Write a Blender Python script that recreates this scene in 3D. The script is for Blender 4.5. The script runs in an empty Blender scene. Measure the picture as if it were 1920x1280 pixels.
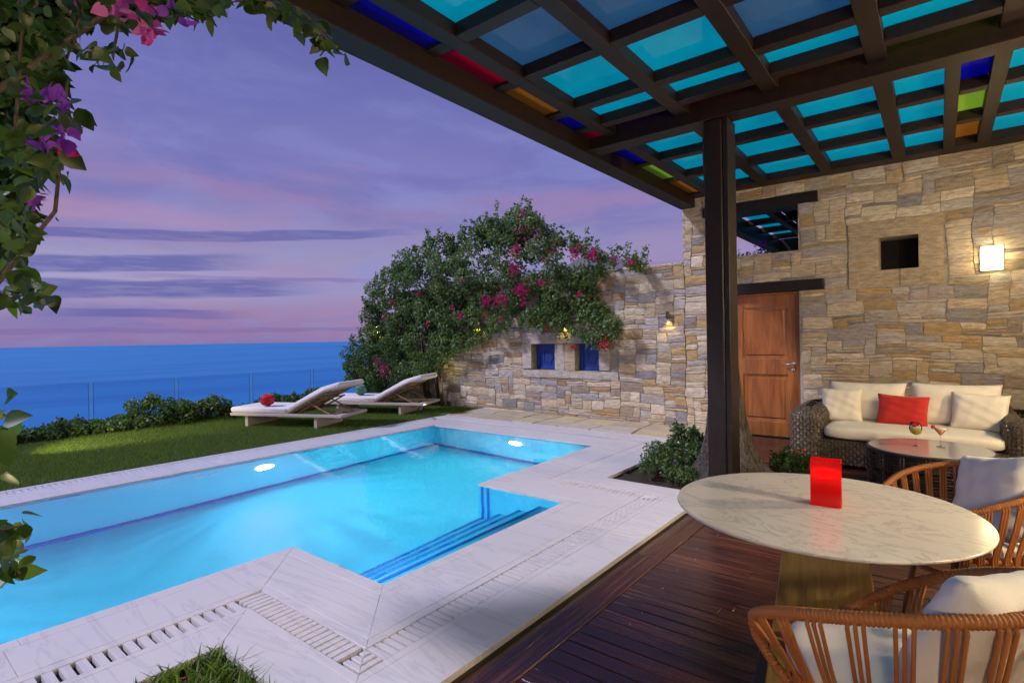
import bpy, math, random
import numpy as np
from mathutils import Vector, Matrix
random.seed(7); rng = np.random.default_rng(7)
S = bpy.context.scene; C = S.collection; R = math.radians; PI = math.pi

# ------------------------------------------------------------------ camera
YAW, PITCH, ROLL, F = -.66976, -.005807, -.017728, 1011.54
fw = Vector((math.sin(YAW)*math.cos(PITCH), math.cos(YAW)*math.cos(PITCH), math.sin(PITCH)))
r0 = Vector((math.cos(YAW), -math.sin(YAW), 0)); u0 = r0.cross(fw)
rt = r0*math.cos(ROLL)+u0*math.sin(ROLL); up = -r0*math.sin(ROLL)+u0*math.cos(ROLL)
cd = bpy.data.cameras.new('camera'); cam = bpy.data.objects.new('camera', cd); C.objects.link(cam)
m = Matrix((rt, up, -fw)).transposed().to_4x4(); m.translation = Vector((0, 0, 1.52)); cam.matrix_world = m
cd.sensor_width = 36; cd.lens = 36*F/1920; cd.clip_start = .05; cd.clip_end = 60000
S.camera = cam
def at(px, py, d):                     # a design aid: a point at depth d along the view through a spot of the photograph
    return Vector((0, 0, 1.52)) + (fw + rt*((px-960)/F) - up*((py-640)/F))*d

# ------------------------------------------------------------------ sky
W = bpy.data.worlds.new('World'); S.world = W; W.use_nodes = True
nt = W.node_tree; N = nt.nodes; L = nt.links; N.clear()
def nd(t, **k):
    n = N.new(t)
    for a, b in k.items(): setattr(n, a, b)
    return n
def mth(op, a, b=None, c=None, clamp=False):
    n = nd('ShaderNodeMath', operation=op, use_clamp=clamp)
    for i, v in enumerate((a, b, c)):
        if v is None: continue
        if isinstance(v, (int, float)): n.inputs[i].default_value = v
        else: L.new(v, n.inputs[i])
    return n.outputs[0]
def mixc(f, a, b, mode='MIX'):
    n = nd('ShaderNodeMix', data_type='RGBA', blend_type=mode)
    for s, v in ((0, f), (6, a), (7, b)):
        if isinstance(v, (int, float)): n.inputs[s].default_value = v
        elif isinstance(v, tuple): n.inputs[s].default_value = (*v, 1)
        else: L.new(v, n.inputs[s])
    return n.outputs[2]
def srgb(r, g, b):
    return tuple(((v/255)/12.92 if v/255 <= .04045 else (((v/255)+.055)/1.055)**2.4) for v in (r, g, b))
tc = nd('ShaderNodeTexCoord'); sx = nd('ShaderNodeSeparateXYZ'); L.new(tc.outputs['Generated'], sx.inputs[0])
X, Y, Z = sx.outputs
el = mth('MULTIPLY', mth('ARCSINE', Z), 180/PI)             # degrees above the horizon
az = mth('MULTIPLY', mth('ARCTAN2', X, Y), 180/PI)           # degrees from north, negative to the west
def noise(vec, sc, det=4, rough=.5, dist=0):
    n = nd('ShaderNodeTexNoise'); L.new(vec, n.inputs['Vector'])
    n.inputs['Scale'].default_value = sc; n.inputs['Detail'].default_value = det; n.inputs['Roughness'].default_value = rough
    n.inputs['Distortion'].default_value = dist
    return n.outputs[0]
def vec(a, b, c=0.):
    n = nd('ShaderNodeCombineXYZ')
    for i, v in enumerate((a, b, c)):
        if isinstance(v, (int, float)): n.inputs[i].default_value = v
        else: L.new(v, n.inputs[i])
    return n.outputs[0]
def stretch(k1, k2, off=0.):                                  # direction, flattened so that clouds lie in long layers
    return vec(mth('MULTIPLY', X, k1), mth('MULTIPLY', Y, k1), mth('MULTIPLY_ADD', Z, k2, off))
warp = mth('MULTIPLY', mth('SUBTRACT', noise(stretch(2, 5), 1.3, 3), .5), 3.0)
elw = mth('ADD', el, warp)
rp = nd('ShaderNodeValToRGB'); L.new(mth('MULTIPLY_ADD', elw, 1/90, .1), rp.inputs[0])
stops = [(-9, (52, 60, 110)), (-.5, (118, 100, 154)), (.6, (140, 112, 160)), (2.5, (150, 128, 170)), (5, (156, 148, 188)), (8, (150, 142, 184)),
         (12, (138, 126, 178)), (17, (120, 118, 182)), (22, (106, 108, 178)), (28, (90, 94, 164)), (36, (80, 88, 156)), (48, (80, 108, 168)), (81, (82, 122, 180))]
cr = rp.color_ramp
for i, (e, c) in enumerate(stops):
    p = (e/90)+.1
    q = cr.elements[i] if i < 2 else cr.elements.new(p)
    q.position = p; q.color = (*srgb(*c), 1)
def sm(v, a, b):                                             # smoothstep
    n = nd('ShaderNodeMapRange', interpolation_type='SMOOTHSTEP'); L.new(v, n.inputs[0])
    n.inputs[1].default_value = a; n.inputs[2].default_value = b
    return n.outputs[0]
col = rp.outputs[0]
# pink cloud banks lit from below, in the lower sky
low = mth('MULTIPLY', sm(el, 26, 9), sm(el, -1, 1))
pinkn = sm(noise(stretch(1.6, 9, 3), 1.6, 6, .55, .4), .45, .68)
col = mixc(mth('MULTIPLY', mth('MULTIPLY', pinkn, low), .42), col, srgb(166, 118, 160))
bluen = sm(noise(stretch(1.8, 10, 11), 1.7, 6, .58, .5), .44, .66)
col = mixc(mth('MULTIPLY', mth('MULTIPLY', bluen, sm(el, 60, 14)), .5), col, srgb(98, 102, 176))
soft = sm(noise(stretch(2.2, 7, 23), 2.3, 7, .6, .6), .42, .72)
col = mixc(mth('MULTIPLY', mth('MULTIPLY', soft, sm(el, 46, 14)), .5), col, srgb(134, 140, 202))
# pale gap low in the west
gap = mth('MULTIPLY', mth('MULTIPLY', sm(elw, 3.2, 5), sm(elw, 9.5, 6.5)), sm(az, -55, -75))
col = mixc(mth('MULTIPLY', gap, .5), col, srgb(172, 164, 200))
gap2 = mth('MULTIPLY', mth('MULTIPLY', sm(elw, 10.2, 10.9), sm(elw, 13, 11.4)), sm(az, -52, -78))
col = mixc(mth('MULTIPLY', gap2, .4), col, srgb(196, 142, 170))
# long dark stratus bars
fine = mth('MULTIPLY', mth('SUBTRACT', noise(stretch(3, 30, 5), 2.0, 3, .5), .5), .9)
fine2 = noise(stretch(7, 70, 15), 2.4, 5, .6)
def bar(col, e0, half, a0, a1, k, tilt=0., c=(88, 88, 150)):
    ee = mth('ADD', mth('MULTIPLY_ADD', az, tilt, el), fine)
    d = mth('ABSOLUTE', mth('SUBTRACT', ee, e0))
    f = sm(d, half*1.0, half*.62)
    f = mth('MULTIPLY', f, mth('MULTIPLY', sm(az, a1, a1-9), sm(az, a0-4, a0+3)))
    f = mth('MULTIPLY', f, mth('MULTIPLY_ADD', sm(fine2, .36, .58), .3, .7))
    return mixc(mth('MULTIPLY', f, k), col, srgb(*c))
# (the photograph's left edge is azimuth -82, its right edge 5)
col = bar(col, 14.62, .55, -90, -46, .9, -.07, (98, 98, 164))
col = bar(col, 12.2, .85, -90, -61, 1., -.07, (102, 102, 168))
col = bar(col, 7.1, .95, -90, -56, 1., -.03, (100, 100, 166))
col = bar(col, 10.6, .16, -84, -64, .55, -.07, (108, 104, 168))
col = bar(col, 6.1, .22, -72, -48, .5, 0, (110, 100, 164))
col = bar(col, 2.0, .55, -78, -62, .8, .01, (96, 90, 158))
col = bar(col, 1.2, .25, -84, -48, .45, 0, (112, 92, 156))
col = mixc(.10, col, srgb(146, 150, 178))
below = sm(el, 0, -1.2)
col = mixc(below, col, srgb(30, 60, 120))
bg = nd('ShaderNodeBackground'); L.new(col, bg.inputs[0]); bg.inputs[1].default_value = 1.0
L.new(bg.outputs[0], nd('ShaderNodeOutputWorld').inputs[0])
W.cycles.sampling_method = 'MANUAL'; W.cycles.sample_map_resolution = 512

# ------------------------------------------------------------------ afterglow: one weak, soft sun from over the sea
sl = bpy.data.lights.new('afterglow_sun', 'SUN'); sl.energy = 2.9; sl.angle = R(7); sl.color = (.86, .83, 1)
so = bpy.data.objects.new('afterglow_sun', sl); C.objects.link(so)
so.rotation_euler = Vector((.46, .56, -.66)).to_track_quat('-Z', 'Y').to_euler()

vs = S.view_settings; S.display_settings.display_device = 'sRGB'
vs.view_transform = 'Standard'; vs.look = 'None'; vs.exposure = .1; vs.gamma = 1; vs.use_curve_mapping = False
S.render.engine = 'CYCLES'; cy = S.cycles
cy.use_denoising = True; cy.max_bounces = 7; cy.diffuse_bounces = 3; cy.glossy_bounces = 3; cy.transmission_bounces = 6
cy.transparent_max_bounces = 12; cy.caustics_reflective = False; cy.caustics_refractive = False
cy.sample_clamp_indirect = 3; cy.use_adaptive_sampling = True; cy.adaptive_threshold = .015
try: cy.denoiser = 'OPENIMAGEDENOISE'; cy.denoising_input_passes = 'RGB_ALBEDO_NORMAL'
except Exception: pass

# ------------------------------------------------------------------ materials
MAT = {}
class G:
    def __init__(s, name):
        s.m = bpy.data.materials.new(name); s.m.use_nodes = True; s.t = s.m.node_tree; s.t.nodes.clear()
        s.out = s.t.nodes.new('ShaderNodeOutputMaterial'); MAT[name] = s.m
    def n(s, t, ins=None, **k):
        q = s.t.nodes.new(t)
        for a, b in k.items(): setattr(q, a, b)
        for a, v in (ins or {}).items(): s.put(q.inputs[a], v)
        return q
    def put(s, i, v):
        if isinstance(v, bpy.types.NodeSocket): s.t.links.new(v, i)
        elif isinstance(v, tuple) and i.type == 'RGBA' and len(v) == 3: i.default_value = (*v, 1)
        else: i.default_value = v
    def coord(s, sc=(1, 1, 1), kind='Object', rot=(0, 0, 0)):
        if kind == 'World': o = s.n('ShaderNodeNewGeometry').outputs['Position']
        else: o = s.n('ShaderNodeTexCoord').outputs[kind]
        return s.n('ShaderNodeMapping', {'Vector': o, 'Scale': sc, 'Rotation': rot}).outputs[0]
    def noise(s, v, sc, det=4, rough=.5, dist=0):
        return s.n('ShaderNodeTexNoise', {'Vector': v, 'Scale': sc, 'Detail': det, 'Roughness': rough, 'Distortion': dist}).outputs[0]
    def ramp(s, f, *st):
        q = s.n('ShaderNodeValToRGB', {'Fac': f}); e = q.color_ramp.elements
        for i, (p, c) in enumerate(st):
            w = e[i] if i < 2 else e.new(p)
            w.position = p; w.color = (*c, 1) if isinstance(c, tuple) else (c, c, c, 1)
        return q.outputs[0]
    def mix(s, f, a, b, mode='MIX'):
        q = s.n('ShaderNodeMix', data_type='RGBA', blend_type=mode)
        s.put(q.inputs[0], f); s.put(q.inputs[6], a); s.put(q.inputs[7], b); return q.outputs[2]
    def math(s, op, a, b=0., clamp=False):
        q = s.n('ShaderNodeMath', operation=op, use_clamp=clamp); s.put(q.inputs[0], a); s.put(q.inputs[1], b); return q.outputs[0]
    def bump(s, h, st=.3, d=.01):
        return s.n('ShaderNodeBump', {'Height': h, 'Strength': st, 'Distance': d}).outputs[0]
    def bsdf(s, **k):
        q = s.n('ShaderNodeBsdfPrincipled')
        for a, v in k.items(): s.put(q.inputs[a.replace('_', ' ')], v)
        s.t.links.new(q.outputs[0], s.out.inputs[0]); return q
def plain(name, c, rough=.6, var=.25, sc=8., bump=.15, metal=0., **k):
    g = G(name); v = g.coord(); nz = g.noise(v, sc, 5, .6)
    lo = tuple(x*(1-var) for x in c); hi = tuple(min(1, x*(1+var)) for x in c)
    cc = g.ramp(nz, (.3, lo), (.7, hi))
    g.bsdf(Base_Color=cc, Roughness=g.math('ADD', g.math('MULTIPLY', nz, .2), rough-.1), Metallic=metal, Normal=g.bump(g.noise(v, sc*6, 4), bump, .004), **k)
    return g.m

# stone: the tint of each stone is its own colour attribute
g = G('stone'); a = g.n('ShaderNodeAttribute', attribute_name='tint').outputs['Color']
v = g.coord((1, 1, 1), 'World'); v2 = g.coord((1.4, 1.4, 6), 'World')
n1 = g.noise(v2, 6, 9, .7, .5); n2 = g.noise(v, 34, 7, .75); n3 = g.noise(v, 4.2, 4, .6)
c = g.mix(g.ramp(n1, (.35, 0.), (.65, 1.)), g.mix(1., a, (.66, .6, .56), 'MULTIPLY'), g.mix(1., a, (1.25, 1.22, 1.15), 'MULTIPLY'))
c = g.mix(g.math('MULTIPLY', g.ramp(n3, (.56, 0.), (.66, 1.)), .55), c, (.40, .25, .10))       # iron stain
c = g.mix(g.math('MULTIPLY', g.ramp(n2, (.5, 0.), (.72, 1.)), .45), c, (.50, .47, .42))        # lime bloom
hh = g.math('ADD', g.math('MULTIPLY', n1, 1.2), g.math('MULTIPLY', n2, .6))
g.bsdf(Base_Color=c, Roughness=.82, Normal=g.bump(hh, .9, .02))
g = G('mortar'); v = g.coord((1, 1, 1), 'World'); n1 = g.noise(v, 14, 6, .7)
g.bsdf(Base_Color=g.ramp(n1, (.3, (.23, .20, .16)), (.7, (.42, .38, .32))), Roughness=.9, Normal=g.bump(n1, .8, .02))
g = G('flagstone'); a = g.n('ShaderNodeAttribute', attribute_name='tint').outputs['Color']; v = g.coord((1, 1, 1), 'World')
n1 = g.noise(v, 5, 7, .65, .5); n2 = g.noise(v, 22, 5, .7)
g.bsdf(Base_Color=g.mix(n1, g.mix(1., a, (.6, .55, .5), 'MULTIPLY'), g.mix(1., a, (1.3, 1.25, 1.15), 'MULTIPLY')), Roughness=.75,
       Normal=g.bump(g.math('ADD', n1, n2), .5, .02))
# white marble with faint grey veins, honed
def marble(name, base, vein, sc, rough, warp=3., amt=.5, am2=.3, st=(.35, 2.2, 1)):
    g = G(name); v = g.coord((1, 1, 1), 'World', (0, 0, .35)); vs_ = g.coord(st, 'World', (0, 0, .5))
    w = g.noise(vs_, sc, 8, .62, warp)
    ve = g.ramp(w, (.47, 0.), (.498, 1.), (.525, 0.))
    w2 = g.noise(g.coord((.6, 1.6, 1), 'World', (0, 0, .2)), sc*.45, 6, .6, warp*.6)
    ve2 = g.ramp(w2, (.35, 0.), (.7, 1.))
    c = g.mix(g.math('MULTIPLY', ve, amt), base, vein)
    c = g.mix(g.math('MULTIPLY', ve2, am2), c, tuple((x+y)/2 for x, y in zip(base, vein)))
    n = g.noise(v, 60, 4, .7)
    c = g.mix(g.math('MULTIPLY', n, .12), c, vein)
    g.bsdf(Base_Color=c, Roughness=g.math('ADD', g.math('MULTIPLY', g.noise(v, 5, 4, .6), .22), rough-.1), Normal=g.bump(g.noise(v, 90, 3), .05, .003))
marble('marble_paving', (.70, .67, .69), (.44, .43, .48), 1.5, .34, 1.5, .45)
marble('marble_tabletop', (.84, .81, .77), (.30, .28, .28), 3.4, .15, 1.8, .42, .14, (.7, 1.5, 1))
plain('slot_dark', (.035, .03, .028), .9)
# hardwood deck
for dn, s1_, s2_ in (('deck_wood', (.7, 26, 1), (.35, 6, 1)), ('deck_edge_wood', (26, .7, 1), (6, .35, 1))):
    g = G(dn); rn = g.n('ShaderNodeObjectInfo').outputs['Random']; gv = g.n('ShaderNodeNewGeometry').outputs['Position']
    sh = g.n('ShaderNodeVectorMath', {0: gv, 1: (1, 1, 1)}, operation='MULTIPLY').outputs[0]
    off = g.n('ShaderNodeCombineXYZ', {'X': g.math('MULTIPLY', rn, 47.), 'Y': g.math('MULTIPLY', rn, 13.)}).outputs[0]
    vv = g.n('ShaderNodeVectorMath', {0: sh, 1: off}, operation='ADD').outputs[0]
    v = g.n('ShaderNodeMapping', {'Vector': vv, 'Scale': s1_}).outputs[0]
    n1 = g.noise(v, 2.2, 7, .62, .5); v2 = g.n('ShaderNodeMapping', {'Vector': vv, 'Scale': s2_}).outputs[0]; n2 = g.noise(v2, 1.4, 4, .5)
    c = g.ramp(n1, (.28, (.022, .007, .006)), (.5, (.075, .022, .015)), (.72, (.21, .075, .04)))
    c = g.mix(g.ramp(rn, (0., 0.), (1., .8)), c, (.025, .008, .009)); c = g.mix(g.math('MULTIPLY', g.ramp(n2, (.55, 0.), (.75, 1.)), .6), c, (.20, .085, .045))
    g.bsdf(Base_Color=c, Roughness=g.math('ADD', g.math('MULTIPLY', n1, .22), .12), Specular_IOR_Level=.6, Normal=g.bump(n1, .25, .004))
def wood(name, lo, hi, ax=2, rough=.4, sc=2., k=22, bump=.15):
    g = G(name); s = [k, k, k]; s[ax] = 1.
    v = g.coord(tuple(s)); n = g.noise(v, sc, 7, .6, .6); m2 = g.noise(g.coord(tuple(x*.16 for x in s)), sc*1.4, 4, .6, 1.)
    c = g.mix(g.math('MULTIPLY', m2, .6), g.ramp(n, (.3, lo), (.7, hi)), tuple(x*.8 for x in lo))
    g.bsdf(Base_Color=c, Roughness=rough, Normal=g.bump(n, bump, .004))
wood('door_wood', (.17, .048, .010), (.46, .17, .042), 2, .30, 1.6, 9)
wood('oak_olive', (.22, .14, .035), (.38, .27, .085), 2, .45)
wood('teak', (.22, .14, .07), (.45, .31, .18), 0, .5)
wood('bleached_wood', (.48, .42, .36), (.70, .63, .56), 0, .55)
g = G('pergola_wood'); v = g.coord((3, 3, 3)); n1 = g.noise(v, 6, 5, .6)
g.bsdf(Base_Color=g.ramp(n1, (.3, (.007, .0035, .003)), (.7, (.018, .009, .007))), Specular_IOR_Level=.3, Roughness=g.math('ADD', g.math('MULTIPLY', n1, .2), .38), Normal=g.bump(g.noise(v, 30, 4), .1, .003))
g = G('black_metal'); g.bsdf(Base_Color=(.02, .018, .02), Roughness=.4)
g = G('steel'); g.bsdf(Base_Color=(.62, .60, .58), Roughness=.28, Metallic=1.)
g = G('blue_paint'); v = g.coord((6, 6, 40)); n = g.noise(v, 3, 5)
g.bsdf(Base_Color=g.ramp(n, (.3, (.010, .035, .22)), (.7, (.016, .055, .32))), Roughness=.45, Normal=g.bump(n, .2, .003))
def fabric(name, c, k=260):
    g = G(name); v = g.coord((k, k, k), 'Object'); n = g.noise(v, 1., 2, .5); big = g.noise(g.coord(), 7, 4, .6)
    g.bsdf(Base_Color=g.mix(g.math('MULTIPLY', n, .3), c, tuple(x*.75 for x in c)), Roughness=.9,
           Normal=g.bump(g.math('ADD', g.math('MULTIPLY', n, .25), g.math('MULTIPLY', big, 1.2)), .35, .012), Sheen_Weight=.15)
fabric('cream_fabric', (.86, .81, .71)); fabric('white_fabric', (.80, .77, .76)); fabric('red_fabric', (.55, .025, .018)); fabric('lounger_fabric', (.84, .79, .79))
g = G('rope'); v = g.coord(); n = g.noise(v, 180, 3, .6); rn = g.n('ShaderNodeObjectInfo').outputs['Random']
c = g.mix(rn, (.38, .13, .034), (.48, .18, .05))
g.bsdf(Base_Color=g.mix(g.math('MULTIPLY', n, .4), c, (.20, .07, .02)), Roughness=.6, Normal=g.bump(n, .3, .003))
g = G('dark_wicker'); v = g.coord(); n = g.noise(v, 40, 4, .6)
g.bsdf(Base_Color=g.ramp(n, (.3, (.05, .038, .030)), (.7, (.15, .115, .085))), Roughness=.5, Normal=g.bump(n, .3, .004))
g = G('black_rope'); v = g.coord(); n = g.noise(v, 60, 4, .6)
g.bsdf(Base_Color=g.ramp(n, (.3, (.018, .014, .014)), (.7, (.05, .04, .038))), Roughness=.42, Normal=g.bump(n, .3, .004))
g = G('frosted_glass'); g.bsdf(Base_Color=(.42, .42, .43), Roughness=.12, Specular_IOR_Level=.9, Coat_Weight=.5, Coat_Roughness=.05)
# pool
g = G('pool_tile'); v = g.coord((1, 1, 1), 'World'); br = g.n('ShaderNodeTexVoronoi', {'Vector': g.coord((1, 1, 1), 'World'), 'Scale': 22.}, distance='CHEBYCHEV').outputs['Color']
n1 = g.noise(v, .8, 3, .5)
n2 = g.noise(g.coord((1, 1, 1), 'World'), 3.2, 3, .5, 1.6)
c = g.ramp(n1, (.3, (.09, .54, .76)), (.7, (.12, .61, .80)))
sb = g.n('ShaderNodeSeparateColor', {0: br}).outputs[0]
c = g.mix(g.math('MULTIPLY', sb, .18), c, (.05, .40, .66))
g.bsdf(Base_Color=c, Roughness=.4)
g = G('navy_tile'); g.bsdf(Base_Color=(.006, .09, .42), Roughness=.35)
g = G('water'); v = g.coord((1, 1, 1), 'World')
h = g.math('ADD', g.noise(v, 1.6, 2, .5, .4), g.math('MULTIPLY', g.noise(v, 9, 3, .5, .8), .14))
nn = g.bump(h, .10, .045)
rf = g.n('ShaderNodeBsdfRefraction', {'Color': (.80, .95, 1.), 'Roughness': .0, 'IOR': 1.33, 'Normal': nn})
gl = g.n('ShaderNodeBsdfGlossy', {'Color': (1., 1., 1.), 'Roughness': .015, 'Normal': nn})
fr = g.n('ShaderNodeFresnel', {'IOR': 1.42, 'Normal': nn})
mx = g.n('ShaderNodeMixShader', {0: fr.outputs[0], 1: rf.outputs[0], 2: gl.outputs[0]}); g.t.links.new(mx.outputs[0], g.out.inputs[0])
# sea
g = G('sea'); v = g.coord((.012, .004, 1), 'World', (0, 0, .66)); n = g.noise(v, 1., 6, .65); v3 = g.coord((.0006, .0006, 1), 'World'); n2 = g.noise(v3, 1., 4, .5)
v4 = g.coord((.09, .09, .09), 'World'); n4 = g.noise(v4, 1., 5, .65)
g.bsdf(Base_Color=g.mix(g.ramp(g.math('ADD', g.math('MULTIPLY', n2, .5), g.math('MULTIPLY', n, .5)), (.35, 0.), (.65, 1.)), (.012, .16, .44), (.030, .29, .62)), Roughness=.55, Specular_IOR_Level=.25, Normal=g.bump(g.math('ADD', n, n4), .4, 2.))
# vegetation
def leafmat(name, a, b, c3, trans=.35, rough=.45):
    g = G(name); at_ = g.n('ShaderNodeAttribute', attribute_name='tint').outputs['Fac']; rn = g.n('ShaderNodeObjectInfo').outputs['Random']
    f = g.math('FRACT', g.math('ADD', at_, rn))
    c = g.ramp(f, (0., a), (.6, b), (1., c3))
    n = g.noise(g.coord(), 60, 3); c = g.mix(g.math('MULTIPLY', n, .35), c, a)
    p = g.n('ShaderNodeBsdfPrincipled', {'Base Color': c, 'Roughness': rough}); t = g.n('ShaderNodeBsdfTranslucent', {'Color': c if name.startswith('bract') else g.mix(1., c, (1.5, 1.6, .7), 'MULTIPLY')})
    mx = g.n('ShaderNodeMixShader', {0: trans, 1: p.outputs[0], 2: t.outputs[0]}); g.t.links.new(mx.outputs[0], g.out.inputs[0])
leafmat('leaf_green', (.065, .125, .05), (.13, .22, .085), (.26, .33, .11))
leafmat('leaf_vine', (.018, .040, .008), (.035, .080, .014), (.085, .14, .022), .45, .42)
leafmat('leaf_shrub', (.035, .085, .03), (.08, .155, .055), (.18, .25, .08))
leafmat('grass_blade', (.055, .12, .016), (.12, .21, .03), (.25, .31, .08), .3, .6)
leafmat('bract_magenta', (.42, .005, .14), (.58, .010, .19), (.70, .03, .27), .35, .6)
leafmat('bract_pink', (.50, .03, .30), (.68, .08, .44), (.75, .22, .52), .4, .6)
leafmat('bract_purple', (.16, .02, .38), (.24, .03, .5), (.34, .06, .62), .4, .6)
leafmat('bract_red', (.5, .01, .03), (.62, .02, .05), (.7, .05, .1), .35, .6)
plain('bark', (.07, .05, .04), .9, .45, 14, .8); plain('soil', (.035, .022, .016), .95, .5, 30, .9); plain('plaster', (.42, .36, .28), .9)
g = G('trunk_bark'); v = g.coord((26, 26, 2.6)); n = g.noise(v, 1.6, 8, .7, 1.2); n2 = g.noise(g.coord((3, 3, 3)), 3, 4)
g.bsdf(Base_Color=g.mix(g.math('MULTIPLY', n2, .5), g.ramp(n, (.40, (.025, .02, .017)), (.60, (.26, .22, .19))), (.10, .085, .075)), Roughness=.9, Normal=g.bump(n, 1., .09))
plain('lawn_soil', (.030, .042, .012), .95, .5, 12, .6); plain('hill', (.05, .06, .03), .95)
plain('roof_grey', (.22, .21, .22), .8)
def emit(name, c, s):
    g = G(name); e = g.n('ShaderNodeEmission', {'Color': c, 'Strength': s}); g.t.links.new(e.outputs[0], g.out.inputs[0])
emit('lamp_warm', (1, .76, .36), 17.); emit('lamp_pool', (1, .98, .85), 45.); emit('lamp_yellow', (1, .72, .16), 12.)
g = G('red_acrylic'); p = g.n('ShaderNodeBsdfPrincipled', {'Base Color': (.70, .008, .015), 'Roughness': .15}); t = g.n('ShaderNodeBsdfTranslucent', {'Color': (1., .015, .02)})
mx = g.n('ShaderNodeMixShader', {0: .55, 1: p.outputs[0], 2: t.outputs[0]}); g.t.links.new(mx.outputs[0], g.out.inputs[0])
emit('red_core', (1., .10, .06), 2.2)
g = G('red_lattice'); g.bsdf(Base_Color=(.55, .012, .03), Roughness=.5); g = G('green_lattice'); g.bsdf(Base_Color=(.10, .24, .18), Roughness=.5)
def pane(name, c, k, tr=.5):
    g = G(name); t = g.n('ShaderNodeBsdfTransparent', {'Color': c}); rn = g.n('ShaderNodeObjectInfo').outputs['Random']; v = g.coord()
    du = g.noise(v, 2.2, 6, .65, .4); sp2 = g.ramp(g.noise(v, 26, 3, .6), (.60, 0.), (.68, 1.))
    cc = g.mix(g.ramp(du, (.3, 0.), (.7, .42)), c, tuple(x*.62 for x in c)); cc = g.mix(g.math('MULTIPLY', rn, .28), cc, tuple(x*.7+.05*sum(c) for x in c)); cc = g.mix(g.math('MULTIPLY', sp2, .22), cc, tuple(x*.5 for x in c))
    d = g.n('ShaderNodeBsdfTranslucent', {'Color': cc})
    gl = g.n('ShaderNodeBsdfGlossy', {'Color': (.9, .9, .9), 'Roughness': .08}); df = g.n('ShaderNodeBsdfDiffuse', {'Color': c})
    m1 = g.n('ShaderNodeMixShader', {0: tr, 1: t.outputs[0], 2: d.outputs[0]})
    m2 = g.n('ShaderNodeMixShader', {0: .15, 1: m1.outputs[0], 2: df.outputs[0]})
    m3 = g.n('ShaderNodeMixShader', {0: .05, 1: m2.outputs[0], 2: gl.outputs[0]}); g.t.links.new(m3.outputs[0], g.out.inputs[0])
pane('pane_cyan', (.01, .66, .70), 1., .9); pane('pane_slate', (.14, .34, .46), 1., .9); pane('pane_blue', (.01, .025, .5), 1., .9)
pane('pane_magenta', (.55, .004, .12), 1., .9); pane('pane_orange', (.60, .33, .07), 1., .9); pane('pane_green', (.55, .75, .15), 1., .9)
pane('pane_purple', (.35, .02, .35), 1., .6)
g = G('clear_glass'); t = g.n('ShaderNodeBsdfTransparent', {'Color': (.93, .97, .97)}); gl = g.n('ShaderNodeBsdfGlossy', {'Roughness': .02}); fr = g.n('ShaderNodeFresnel', {'IOR': 1.18})
mx = g.n('ShaderNodeMixShader', {0: fr.outputs[0], 1: t.outputs[0], 2: gl.outputs[0]}); g.t.links.new(mx.outputs[0], g.out.inputs[0])
g = G('fence_glass'); t = g.n('ShaderNodeBsdfTransparent', {'Color': (.90, .95, .98)}); g.t.links.new(t.outputs[0], g.out.inputs[0])
g = G('fence_edge'); g.bsdf(Base_Color=(.05, .18, .34), Roughness=.3)
g = G('drink_yellow'); g.bsdf(Base_Color=(.85, .55, .02), Roughness=.15); g = G('drink_pink'); g.bsdf(Base_Color=(.80, .32, .20), Roughness=.15)
g = G('foam'); g.bsdf(Base_Color=(.85, .75, .6), Roughness=.5)
g = G('dark_void'); g.bsdf(Base_Color=(.004, .0035, .004), Roughness=.9)

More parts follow.
